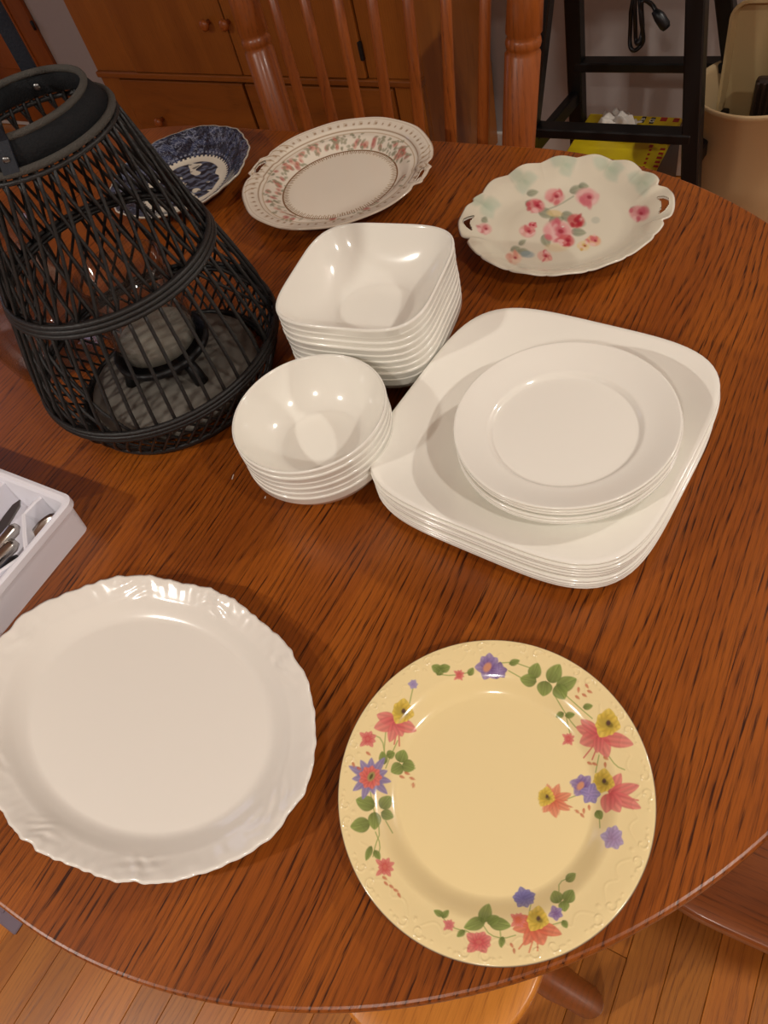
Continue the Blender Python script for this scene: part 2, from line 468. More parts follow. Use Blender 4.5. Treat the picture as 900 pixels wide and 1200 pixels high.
# --- square dinner plates
SQ_H = 0.144
def sq_plate():
    top = [(s, 0.003 + .0185 * smooth((s - .50) / .62) ** 1.05) for s in np.concatenate([[.04, .25, .42], np.linspace(.5, .985, 16)])]
    # a small step where the well meets the sloping border
    rows = shell_rows(top, .003)
    rf = lambda s, t: SQ_H * s * (superr(2.0, t) * (1 - smooth((s - .35) / .5)) + superr(4.2, t) * smooth((s - .35) / .5))
    V, F = dish_arrays(rows, rf, 128)
    return mesh_np('square_plate', V, F), max(r[1] for r in rows)
me_sq, sq_h = sq_plate()
ordn = ['bottom', 'second from the bottom', 'third from the bottom', 'fourth from the bottom', 'fifth from the bottom', 'sixth from the bottom', 'seventh from the bottom', 'eighth from the bottom', 'ninth from the bottom']
NSQ, SQP = 10, .0043
SQC = (.528, .016)
for i in range(NSQ):
    o = link('square_plate', me_sq, 'corelle', loc=(SQC[0] + rnd.uniform(-.0012, .0012), SQC[1] + rnd.uniform(-.0012, .0012), TZ + i * SQP))
    o.rotation_euler = (0, 0, -.086 + rnd.uniform(-.006, .006))
    lab = 'top white square plate of its stack, holding the round plates' if i == NSQ - 1 else 'white rounded-square plate, %s in the stack of square plates' % ordn[i]
    tag(o, lab, 'plate', 'stacked white square plates')
# --- round plates on top
RP_R = .1015
def round_plate():
    ss = np.concatenate([[.04, .3, .5, .6, .635], np.linspace(.65, .985, 22)])
    top = [(s, .003 + .0035 * smooth((s - .645) / .05) + .0160 * smooth((s - .62) / .55)) for s in ss]
    rows = shell_rows(top, .0028)
    V, F = dish_arrays(rows, lambda s, t: RP_R * s + 0 * t, 128)
    return mesh_np('round_plate', V, F)
me_rp = round_plate()
NRP, RPP = 6, .0045
zrp = TZ + (NSQ - 1) * SQP + .0068
for i in range(NRP):
    o = link('round_plate', me_rp, 'corelle', loc=(.558 + rnd.uniform(-.001, .001), -.001 + rnd.uniform(-.001, .001), zrp + i * RPP))
    lab = 'top white round plate of the stack resting in the square plate' if i == NRP - 1 else 'white round plate, %s in the stack of round plates' % ordn[i]
    tag(o, lab, 'plate', 'stacked white round plates')
# --- bowls
def bowl_mesh(name, R, H, n_rim, base, nth=112):
    ss = np.concatenate([[.05, base * .6, base * .9], np.linspace(base, .985, 22)])
    top = []
    for s in ss:
        u = min(max((s - base) / (1 - base), 0), 1)
        z = .0035 + (H - .0035) * (.75 * u ** 1.45 + .25 * u ** 3.0)
        top.append((s, z))
    rows = []
    t = .0028
    top_n = []
    for i, (s, z) in enumerate(top):
        top_n.append((s, z))
    rows = list(top_n)
    rows.append((1.0, H + .0004)); rows.append((1.016, H - .0008)); rows.append((1.018, H - .0030)); rows.append((1.006, H - .0045))
    for s, z in reversed(top_n[3:]):
        u = min(max((s - base) / (1 - base), 0), 1)
        rows.append((s + .022 * u + .004, max(z - .0035 - .0045 * u ** 3, 0.0016)))
    rows.append((base * .93, .0014)); rows.append((base * .90, 0.0)); rows.append((base * .84, 0.0)); rows.append((base * .8, .0012)); rows.append((.05, .0012))
    if n_rim > 2:
        def rf(s, th):
            k = smooth((s - .3) / .6); return R * s * (1 * (1 - k) + superr(n_rim, th) * k)
    else: rf = lambda s, th: R * s + 0 * th
    V, F = dish_arrays(rows, rf, nth)
    return mesh_np(name, V, F)
me_sb = bowl_mesh('square_bowl', .0865, .054, 4.0, .50)
NSB, SBP = 9, .0085
for i in range(NSB):
    o = link('square_bowl', me_sb, 'corelle', loc=(.297 + rnd.uniform(-.0004, .0004), .105 + rnd.uniform(-.0004, .0004), TZ + i * SBP))
    o.rotation_euler = (0, 0, .13 + rnd.uniform(-.004, .004))
    lab = 'top white square bowl of its stack, open and empty' if i == NSB - 1 else 'white square bowl, %s in the stack of square bowls' % ordn[i]
    tag(o, lab, 'bowl', 'stacked white square bowls')
me_rb = bowl_mesh('round_bowl', .079, .050, 2, .52)
NRB, RBP = 6, .008
for i in range(NRB):
    o = link('round_bowl', me_rb, 'corelle', loc=(.317 + rnd.uniform(-.0003, .0003), -.067 + rnd.uniform(-.0003, .0003), TZ + i * RBP))
    lab = 'top white round bowl of its stack, open and empty' if i == NRB - 1 else 'white round bowl, %s in the stack of round bowls' % ordn[i]
    tag(o, lab, 'bowl', 'stacked white round bowls')

# ------------------------------------------------------------------ china painting
class Painter:
    """paints glaze colours onto mesh vertices; x, y are the vertices' places in the decoration's own plan"""
    def __init__(s, XY, base):
        s.X, s.Y = XY[:, 0], XY[:, 1]
        s.C = np.tile(np.array(base, float), (len(XY), 1))
    def near(s, cx, cy, r): return np.nonzero((np.abs(s.X - cx) < r) & (np.abs(s.Y - cy) < r))[0]
    def put(s, idx, a, col):
        a = np.clip(a, 0, 1)[:, None]; s.C[idx] = s.C[idx] * (1 - a) + np.asarray(col) * a
    def petal(s, bx, by, ang, L, W, c0, c1, op=.92, soft=.9, vein=True):
        ca, sa = math.cos(ang), math.sin(ang)
        idx = s.near(bx + ca * L / 2, by + sa * L / 2, L * .7 + W + 2)
        if not len(idx): return
        dx, dy = s.X[idx] - bx, s.Y[idx] - by
        u, v = dx * ca + dy * sa, -dx * sa + dy * ca
        t = np.clip(u / L, 0, 1)
        w = W * np.sin(PI * np.clip(t, .0, 1) ** .8) ** .7 + .05
        d = np.minimum(np.minimum(w - np.abs(v), u), L - u)
        a = op * smooth(d / soft * .5 + .5)
        col = np.asarray(c0)[None] * (1 - t[:, None]) + np.asarray(c1)[None] * t[:, None]
        if vein:
            st = .5 + .5 * np.sin(v / max(W, .5) * 9 + u * .15)
            col = col * (.86 + .2 * st[:, None])
        a = np.clip(a, 0, 1)[:, None]; s.C[idx] = s.C[idx] * (1 - a) + col * a
    def blob(s, cx, cy, rx, ry, col, ang=0., op=.9, soft=.35):
        idx = s.near(cx, cy, max(rx, ry) * 1.6 + 2)
        if not len(idx): return
        ca, sa = math.cos(ang), math.sin(ang); dx, dy = s.X[idx] - cx, s.Y[idx] - cy
        u, v = (dx * ca + dy * sa) / rx, (-dx * sa + dy * ca) / ry
        s.put(idx, op * smooth((1 + soft - np.hypot(u, v)) / (2 * soft)), col)
    def stroke(s, P, w, col, op=.85):
        P = np.asarray(P, float)
        if len(P) > 2:   # round the corners
            Q = [P[0]]
            for a, b in zip(P, P[1:]): Q += [a * .75 + b * .25, a * .25 + b * .75]
            P = np.array(Q + [P[-1]])
        lo, hi = P.min(0) - w - 2, P.max(0) + w + 2
        idx = np.nonzero((s.X > lo[0]) & (s.X < hi[0]) & (s.Y > lo[1]) & (s.Y < hi[1]))[0]
        if not len(idx): return
        q = np.stack([s.X[idx], s.Y[idx]], 1); best = np.full(len(idx), 1e9)
        for a, b in zip(P, P[1:]):
            ab = b - a; t = np.clip(((q - a) @ ab) / (ab @ ab + 1e-9), 0, 1)
            best = np.minimum(best, np.hypot(*(q - a - t[:, None] * ab).T))
        s.put(idx, op * smooth((w - best) / .9 + .5), col)
    def leaf(s, cx, cy, ang, L, W, c=None):
        c = c or rgb(138, 154, 82); L *= 1.3; W *= 1.3; ca, sa = math.cos(ang), math.sin(ang)
        d = tuple(x * .60 for x in c); l = tuple(min(1, x * 1.15) for x in c)
        s.petal(cx - ca * L / 2, cy - sa * L / 2, ang, L, W, d, l, .95)
        s.stroke([(cx - ca * L / 2, cy - sa * L / 2), (cx + ca * L * .4, cy + sa * L * .4)], .45, d, .7)

def add_print(me, C):
    at = me.color_attributes.new('print', 'FLOAT_COLOR', 'POINT')
    buf = np.ones((len(me.vertices), 4), np.float32); buf[:, :3] = np.clip(C, 0, 1)
    at.data.foreach_set('color', buf.ravel())

PINK, PINKL = rgb(206, 92, 92), rgb(226, 138, 128)
PURP, PURPL = rgb(112, 84, 140), rgb(160, 140, 182)
YEL, YELD = rgb(230, 200, 92), rgb(186, 152, 56)
GRN, GRNL, REDS = rgb(112, 136, 58), rgb(150, 164, 92), rgb(192, 84, 56)

# --- cream floral plate
CRC, CR_R = (.611, -.311), .1193
def cream_plate():
    nth = 1080
    st = np.concatenate([np.linspace(.01, .56, 60, endpoint=False), np.linspace(.56, .992, 190)])
    def ztop(s): return .0035 + .0120 * smooth((s - .62) / .17) + .0050 * smooth((s - .74) / .26)
    rows = [(s, ztop(s)) for s in st]
    rows += [(1.0, ztop(1) - .0006), (1.002, ztop(1) - .0018), (.996, ztop(1) - .0030)]
    ntop = len(st)
    for s in np.linspace(.97, .62, 9): rows.append((s, max(ztop(s) - .0036, .001)))
    rows += [(.60, 0), (.57, 0), (.56, .0012), (.05, .0012)]
    V, F = dish_arrays(rows, lambda s, t: CR_R * s + 0 * t, nth)
    top = slice(0, ntop * nth)
    # embossed scrolls round the border
    x, y = V[top, 0], V[top, 1]; h = np.zeros(ntop * nth)
    def ridge(P, w, amp):
        P = np.asarray(P); lo, hi = P.min(0) - 4 * w, P.max(0) + 4 * w
        idx = np.nonzero((x > lo[0]) & (x < hi[0]) & (y > lo[1]) & (y < hi[1]))[0]
        if not len(idx): return
        q = np.stack([x[idx], y[idx]], 1); best = np.full(len(idx), 1e9)
        for a, b in zip(P, P[1:]):
            ab = b - a; t = np.clip(((q - a) @ ab) / (ab @ ab + 1e-12), 0, 1)
            best = np.minimum(best, np.hypot(*(q - a - t[:, None] * ab).T))
        h[idx] = np.maximum(h[idx], amp * np.exp(-(best / w) ** 2))
    nun = 15
    R = CR_R
    for k in range(nun):
        a0 = k * 2 * PI / nun
        for mir in (1, -1):
            def pt(da, r): return (r * math.cos(a0 + mir * da), r * math.sin(a0 + mir * da))
            curl = []                                   # a shell-like curl that opens towards the lip
            for u in np.linspace(0, 1, 16):
                ang = .4 + u * 5.2; rad = .0048 * (1 - .78 * u)
                curl.append(pt(.055 + rad * math.cos(ang) / R, R * .945 + rad * math.sin(ang)))
            ridge(curl, .0007, .0006)
            ridge([pt(.055 + .145 * u, R * (.915 - .055 * math.sin(u * PI * .9))) for u in np.linspace(0, 1, 9)], .0008, .00022)
            ridge([pt(.11, R * .965), pt(.112, R * .966)], .0011, .0006)
            ridge([pt(.15, R * .958), pt(.152, R * .959)], .0009, .0005)
        ridge([(R * .90 * math.cos(a0), R * .90 * math.sin(a0)), (R * .905 * math.cos(a0), R * .905 * math.sin(a0))], .0013, .0006)
    V[top, 2] += h
    W = V + np.array([CRC[0], CRC[1], TZ])
    p = Painter(pixels(W), rgb(240, 218, 164))
    rr = np.hypot(V[:, 0], V[:, 1]) / CR_R
    p.C[rr > .997] = rgb(120, 104, 92)                      # worn dark line on the lip
    p.C[ntop * nth + 3 * nth:] = rgb(236, 214, 164)
    U = lambda deg: math.radians(deg)
    def sprig(pts, w=.7, c=GRNL): p.stroke(pts, w, c, .8)
    # stems first
    for s in ([(484, 806), (480, 824)], [(466, 868), (456, 890), (452, 900)], [(452, 858), (450, 880), (450, 892)], [(436, 860), (448, 866), (451, 884)], [(434, 928), (438, 950), (446, 975), (440, 990), (437, 1004)],
              [(452, 962), (460, 976)], [(440, 975), (446, 990), (443, 1004)], [(512, 790), (530, 792), (550, 788)], [(585, 777), (602, 776), (622, 783)], [(596, 786), (612, 795)],
              [(650, 815), (660, 832), (672, 850), (682, 858)], [(660, 812), (680, 830), (694, 842)], [(664, 842), (668, 860)], [(702, 885), (698, 905)], [(712, 884), (722, 898), (732, 902)],
              [(702, 950), (703, 970)], [(660, 938), (676, 932)], [(516, 1072), (528, 1086), (546, 1092)], [(566, 1084), (574, 1096), (590, 1100), (604, 1096)], [(586, 1090), (588, 1110)],
              [(655, 1046), (655, 1034), (668, 1028)], [(622, 1060), (620, 1070)], [(545, 1090), (556, 1096)], [(646, 1084), (660, 1080)]):
        sprig(s)
    lf = p.leaf
    for a in ((627, 786, U(-70), 15, 6), (619, 797, U(190), 15, 6), (638, 807, U(100), 14, 7), (650, 789, U(-60), 19, 7), (664, 801, U(-25), 20, 7), (657, 811, U(60), 15, 7),
              (556, 1083, U(160), 20, 6), (569, 1070, U(-70), 18, 6), (586, 1083, U(10), 20, 6), (578, 1078, U(-30), 12, 5), (652, 1051, U(-110), 12, 6), (667, 1050, U(-60), 13, 6), (661, 1062, U(80), 10, 5), (669, 1028, U(-40), 11, 4),
              (471, 886, U(-70), 12, 6), (479, 898, U(20), 12, 6), (465, 901, U(150), 12, 6), (428, 941, U(200), 18, 7), (422, 967, U(170), 18, 7), (439, 962, U(90), 16, 6), (452, 940, U(-50), 14, 6), (454, 955, U(20), 12, 5),
              (449, 888, U(-100), 12, 4), (458, 884, U(-20), 8, 4), (514, 1070, U(-150), 10, 3), (522, 1071, U(-50), 9, 3), (516, 785, U(-60), 11, 4), (511, 783, U(210), 9, 4), (522, 783, U(-20), 9, 4), (552, 787, U(-60), 8, 3),
              (603, 776, U(-20), 10, 3), (656, 838, U(150), 8, 3), (668, 838, U(-10), 9, 3), (432, 1000, U(110), 14, 3), (442, 1002, U(60), 10, 3), (588, 1104, U(100), 10, 3), (540, 1094, U(140), 9, 3), (702, 955, U(60), 9, 4), (662, 1083, U(60), 8, 3), (689, 828, U(-10), 9, 3)):
        lf(*a)
    # columbines: long pointed petals round a cup
    def columbine(cx, cy, petals, cup, cupr, tails=(), c0=PINK, c1=PINKL):
        for (t0, t1) in tails: p.stroke([(cx, cy), ((cx + t0) / 2 + 1, (cy + t1) / 2), (t0, t1)], .9, c0, .8)
        for (ang, L, Wd, off) in petals: p.petal(cx + math.cos(U(ang)) * off, cy + math.sin(U(ang)) * off, U(ang), L * 1.15, Wd * 1.1, c0, c1)
        if cup:
            x_, y_ = cup
            for k in range(7):
                a = k * 0.9 + .3
                p.petal(x_, y_, a, cupr * (1.0 + .15 * math.sin(k * 4)), cupr * .55, YELD, YEL, .95)
            p.blob(x_ - 1, y_, cupr * .62, cupr * .36, rgb(186, 162, 74), .5, .8); p.blob(x_ + 2, y_ + 1, cupr * .30, cupr * .2, rgb(116, 100, 46), .5, .8)
            p.blob(x_ + 1, y_ - 1, cupr * .16, cupr * .2, rgb(80, 50, 60), 0, .8)
    columbine(703, 862, [(200, 26, 7, 0), (160, 22, 9, 0), (70, 24, 8, 0), (15, 32, 8, 4), (100, 18, 6, 0), (-140, 22, 6, 4)], (712, 848), 16, ((684, 888), (694, 890), (708, 886)))
    columbine(714, 930, [(-60, 24, 7, 0), (-15, 30, 7, 2), (25, 34, 7, 2), (60, 22, 8, 0), (100, 20, 8, 0)], (707, 916), 14, ((746, 920), (748, 938), (742, 948)))
    columbine(648, 938, [(-70, 18, 5, 0), (-20, 20, 5, 0), (30, 20, 5, 0), (80, 18, 6, 0), (130, 16, 5, 0), (-110, 18, 4, 0)], (640, 934), 11, ((664, 938), (670, 946)), rgb(208, 104, 78), rgb(228, 150, 116))
    columbine(465, 846, [(200, 20, 7, 2), (165, 24, 8, 0), (110, 22, 6, 0), (70, 16, 6, 0), (25, 22, 7, 0)], (472, 834), 14, ((462, 872), (468, 874)))
    columbine(628, 1084, [(170, 24, 7, 0), (200, 26, 6, 0), (120, 24, 7, 0), (70, 22, 9, 0), (20, 28, 7, 0), (-150, 20, 5, 0)], (630, 1077), 14, ((608, 1112), (620, 1116), (630, 1114)), rgb(210, 100, 72), rgb(226, 134, 104))
    def violet(cx, cy, r, n=6, a0=0., c0=PURP, c1=PURPL, eye=rgb(214, 150, 110)):
        for k in range(n): p.petal(cx, cy, a0 + k * 2 * PI / n + .25 * math.sin(k * 5), r * (.85 + .25 * math.sin(k * 3.1)), r * .36, c0, c1)
        if eye: p.blob(cx - r * .1, cy, r * .22, r * .32, eye, .6)
    violet(573, 782, 19, 7, .3); violet(585, 786, 12, 5, .9, PURPL, PURP, None)
    violet(682, 921, 17, 6, .2); violet(692, 930, 15, 5, 1.1, PURPL, rgb(140, 130, 178), None)
    violet(718, 982, 17, 7, .5, rgb(164, 136, 168), rgb(178, 160, 196), None)
    violet(614, 1052, 15, 10, .1, rgb(120, 112, 160), rgb(130, 124, 172), None)
    violet(651, 1070, 11, 5, .4, rgb(128, 98, 144), PURPL, None)
    violet(484, 802, 7, 6, 0, PURPL, rgb(170, 158, 190), None)
    # wheel-shaped pink flower with blue petals
    for k in range(11): p.petal(434, 911, k * 2 * PI / 11 + .2, 25 + 4 * math.sin(k * 2.3), 5, rgb(120, 104, 152), rgb(150, 138, 182))
    for k in range(9): p.petal(434, 911, k * 2 * PI / 9, 14, 5.5, PINK, rgb(226, 124, 104))
    p.blob(435, 910, 4, 6, rgb(150, 150, 90), .5); p.blob(435, 910, 1.6, 3.5, rgb(90, 80, 50), .5)
    def ruffle(cx, cy, rx, ry, c0=PINK, c1=PINKL, n=9):
        for k in range(n):
            a = k * 2 * PI / n + .3
            p.petal(cx + math.cos(a) * rx * .2, cy + math.sin(a) * ry * .2, a, (rx + ry) * .45 * (.9 + .3 * math.sin(k * 2.7)), rx * .34, c0, c1)
        p.blob(cx, cy, rx * .35, ry * .35, c0)
    ruffle(431, 866, 9, 11); ruffle(451, 1016, 9, 14, rgb(206, 96, 88)); ruffle(561, 1104, 17, 11); ruffle(666, 866, 6, 9); ruffle(538, 791, 5, 8); ruffle(526, 1084, 6, 8, rgb(206, 110, 110)); ruffle(607, 1078, 8, 10, rgb(214, 110, 80))
    for (x_, y_) in ((482, 914), (470, 912), (476, 908), (486, 920), (458, 1040), (463, 1045), (468, 1049), (600, 1108), (604, 1114), (431, 884), (415, 896), (420, 902), (686, 950), (692, 946), (682, 956), (676, 952),
                     (690, 896), (696, 897), (711, 896), (709, 890), (680, 808), (688, 804), (676, 818), (684, 816), (690, 812), (450, 1030), (452, 1036)):
        p.petal(x_ - 2, y_ - 3, 1.0 + .6 * math.sin(x_), 7, 1.6, REDS, rgb(210, 130, 96), .8)
    me = mesh_np('floral_plate', V, F); add_print(me, p.C)
    o = link('floral_plate', me, 'print', loc=(CRC[0], CRC[1], TZ))
    tag(o, 'cream dinner plate with colourful flower sprays and embossed rim', 'plate')
cream_plate()

# --- plates with pierced handles
def handled_plate(name, c, R, outline, ztop, slot, rot, paint, label, nth=640, ns=120, base=.58):
    st = np.concatenate([np.linspace(.02, .985, ns)])
    t = np.arange(nth) * 2 * PI / nth
    thick = .0032
    out = outline(t)
    def surf(s, dz):
        r = R * s * (1 + (out - 1) * smooth((s - .7) / .3)); return np.stack([r * np.cos(t), r * np.sin(t), ztop(s, t) + dz + 0 * t], 1)
    topV = np.concatenate([surf(s, 0) for s in st])
    botV = np.concatenate([surf(s, -thick) for s in st])
    lip = surf(1.0, -thick * .5)
    n1 = len(st) * nth
    V = np.concatenate([topV, botV, lip, [[0, 0, topV[:nth, 2].mean()]], [[0, 0, botV[:nth, 2].mean()]]])
    i = np.arange(len(st) - 1)[:, None]; j = np.arange(nth)[None]; j2 = (j + 1) % nth
    sm = ((st[:-1] + st[1:]) / 2)[:, None] + 0 * j; tm = (t[None] + PI / nth) + 0 * i
    hole = slot(sm, tm)
    q = np.stack([i * nth + j, (i + 1) * nth + j, (i + 1) * nth + j2, i * nth + j2], -1)
    keep = ~hole
    F = [q[keep], (q[keep] + n1)[:, ::-1]]
    # walls of the slots
    wq = []
    ii, jj = np.nonzero(hole)
    for a, b in zip(ii, jj):
        b2 = (b + 1) % nth
        for (na, nb, e) in ((a - 1, b, ((a, b), (a, b2))), (a + 1, b, ((a + 1, b2), (a + 1, b))), (a, (b - 1) % nth, ((a + 1, b), (a, b))), (a, b2, ((a, b2), (a + 1, b2)))):
            if not hole[na, nb]:
                u, v = e[0][0] * nth + e[0][1], e[1][0] * nth + e[1][1]
                wq.append((u, v, v + n1, u + n1))
    if wq: F.append(np.array(wq))
    k = (len(st) - 1) * nth; j = np.arange(nth); j2 = (j + 1) % nth; lo = 2 * n1
    F.append(np.stack([k + j, lo + j, lo + j2, k + j2], 1)); F.append(np.stack([lo + j, n1 + k + j, n1 + k + j2, lo + j2], 1))
    F.append(np.stack([np.full(nth, lo + nth), j, j2], 1)); F.append(np.stack([np.full(nth, lo + nth + 1), n1 + j2, n1 + j], 1))
    cr, sr = math.cos(rot), math.sin(rot)
    V[:, 2] += -botV[:, 2].min() + .002
    W = np.stack([V[:, 0] * cr - V[:, 1] * sr + c[0], V[:, 0] * sr + V[:, 1] * cr + c[1], V[:, 2] + TZ], 1)
    S = np.concatenate([np.repeat(st, nth), np.repeat(st, nth), np.ones(nth), [0, 0]]); TT_ = np.concatenate([np.tile(t, 2 * len(st) + 1), [0, 0]])
    C = paint(W, V, S, TT_, n1)
    me = mesh_np(name, V, F); add_print(me, C)
    root = link(name, me, 'print', loc=(c[0], c[1], TZ)); root.rotation_euler = (0, 0, rot)
    tag(root, label, 'plate')
    # standing ring underneath
    n = 64; tt = np.arange(n) * 2 * PI / n
    prof = [(base * R, .004), (base * R + .004, .004), (base * R + .003, 0), (base * R + .001, 0)]
    Vr = np.concatenate([np.stack([r * np.cos(tt), r * np.sin(tt), 0 * tt + z], 1) for r, z in prof])
    Fr = np.array([(a * n + b, a * n + (b + 1) % n, ((a + 1) % 4) * n + (b + 1) % n, ((a + 1) % 4) * n + b) for a in range(4) for b in range(n)])
    link('foot_ring', mesh_np('foot_ring', Vr, [Fr]), 'porcelain', root)
    return root

def angdist(a, b): return np.abs((a - b + PI) % (2 * PI) - PI)

# rose garland plate with gold lines
GC, G_R = (.046, .423), .149
HG = math.atan2(atz(316, 197, .775)[1] - GC[1], atz(316, 197, .775)[0] - GC[0])
def g_outline(t):
    o = 1 + 0 * t
    for h in (HG, HG + PI):
        d = angdist(t, h)
        o = o + .012 * smooth(1 - d / .26) - .03 * np.exp(-((d - .20) / .05) ** 2) + .02 * np.exp(-((d - .13) / .03) ** 2)
    return o + .004 * np.cos(t * 12)
def g_z(s, t):
    return .002 + .0125 * smooth((s - .60) / .16) + .004 * smooth((s - .82) / .05) + .0075 * smooth((s - .74) / .30)
def g_slot(s, t):
    h = np.zeros(s.shape, bool)
    for a in (HG, HG + PI):
        d = (t - a + PI) % (2 * PI) - PI
        h |= ((d / .125) ** 2 + ((s - (.915 + .02 * np.cos(d / .125 * 1.5))) / .028) ** 2) < 1
    return h
def g_paint(W, V, S, T_, n1):
    p = Painter(np.stack([T_ * 655.0 / (2 * PI), S * 149.0], 1), rgb(234, 224, 206))
    X = p.X; L = 655.0
    gold, goldl, brown = rgb(150, 116, 78), rgb(186, 158, 120), rgb(132, 96, 62)
    r = S
    def band(r0, r1, col, op=1., m_=None):
        a = smooth((r - r0) / .004 + .5) * smooth((r1 - r) / .004 + .5) * op
        if m_ is not None: a = a * m_
        p.C[:] = p.C * (1 - a[:, None]) + np.asarray(col) * a[:, None]
    tooth = lambda n, duty=.5: (np.mod(T_ / (2 * PI) * n, 1) < duty).astype(float)
    band(.600, .618, brown); band(.560, .602, gold, .85, tooth(150, .45)); band(.546, .560, goldl, .8, tooth(75, .3))
    band(.795, .806, goldl, .9); band(.835, .846, gold, .9); band(.872, .93, goldl, .45, tooth(64, .4) * (np.sin(T_ * 32) * .5 + .5)); band(.88, .91, gold, .7, tooth(64, .25))
    band(.955, .965, goldl, .5); band(.985, 1.1, rgb(206, 184, 160), .9)
    rs = random.Random(3)
    for k in range(150):
        x = rs.uniform(0, L); cl = .5 + .5 * math.sin(x / L * 2 * PI * 9)
        y = 149 * rs.uniform(.655, .765)
        if rs.random() < .30 + .35 * cl:
            c = rs.choice([rgb(206, 138, 118), rgb(214, 158, 138), rgb(190, 116, 104)])
            q = rs.uniform(4.0, 6.5); p.blob(x, y, q, q * .75, c, rs.uniform(0, 3), .75); p.blob(x + 1, y, q * .35, q * .35, rgb(172, 88, 84), 0, .6)
        for _ in range(2): p.petal(x + rs.uniform(-9, 9), y + rs.uniform(-5, 5), rs.uniform(0, 6.28), rs.uniform(5, 9), 2, rgb(138, 136, 108), rgb(172, 168, 140), .75)
    for h in (HG, HG + PI):
        hx = ((h % (2 * PI)) / (2 * PI)) * L
        for k in range(-4, 5):
            p.stroke([(hx + k * 12 - 5, 149 * .86), (hx + k * 12, 149 * .93), (hx + k * 12 + 6, 149 * .97)], .9, goldl, .8)
    p.C[n1:2 * n1] = rgb(230, 220, 202)
    return p.C
handled_plate('garland_cake_plate', GC, G_R, g_outline, g_z, g_slot, 0.0, g_paint, 'white cake plate with gold lines, rose garland border and pierced handles')

# roses cake plate
RC, R_R = (.417, .380), .1285
hl, hr_ = atz(537, 262, .778), atz(790, 238, .778)
HR = math.atan2(hr_[1] - hl[1], hr_[0] - hl[0])
def r_outline(t):
    o = .985 + .030 * np.abs(np.cos(t * 8)) ** .7 - .015
    for h in (HR, HR + PI):
        d = angdist(t, h)
        w = smooth((.34 - d) / .10)
        o = o * (1 - w) + w * (1.045 - .35 * d ** 2)
        o = o - .03 * np.exp(-((d - .32) / .04) ** 2)
    return o
def r_z(s, t):
    return .003 + .010 * smooth((s - .55) / .35) + .0150 * smooth((s - .66) / .42) + .0016 * np.cos(t * 16) * smooth((s - .7) / .3)
def r_slot(s, t):
    h = np.zeros(s.shape, bool)
    for a in (HR, HR + PI):
        d = (t - a + PI) % (2 * PI) - PI
        h |= ((d / .15) ** 2 + ((s - (.875 + .05 * np.cos(d / .15 * 1.4))) / .030) ** 2) < 1
    return h
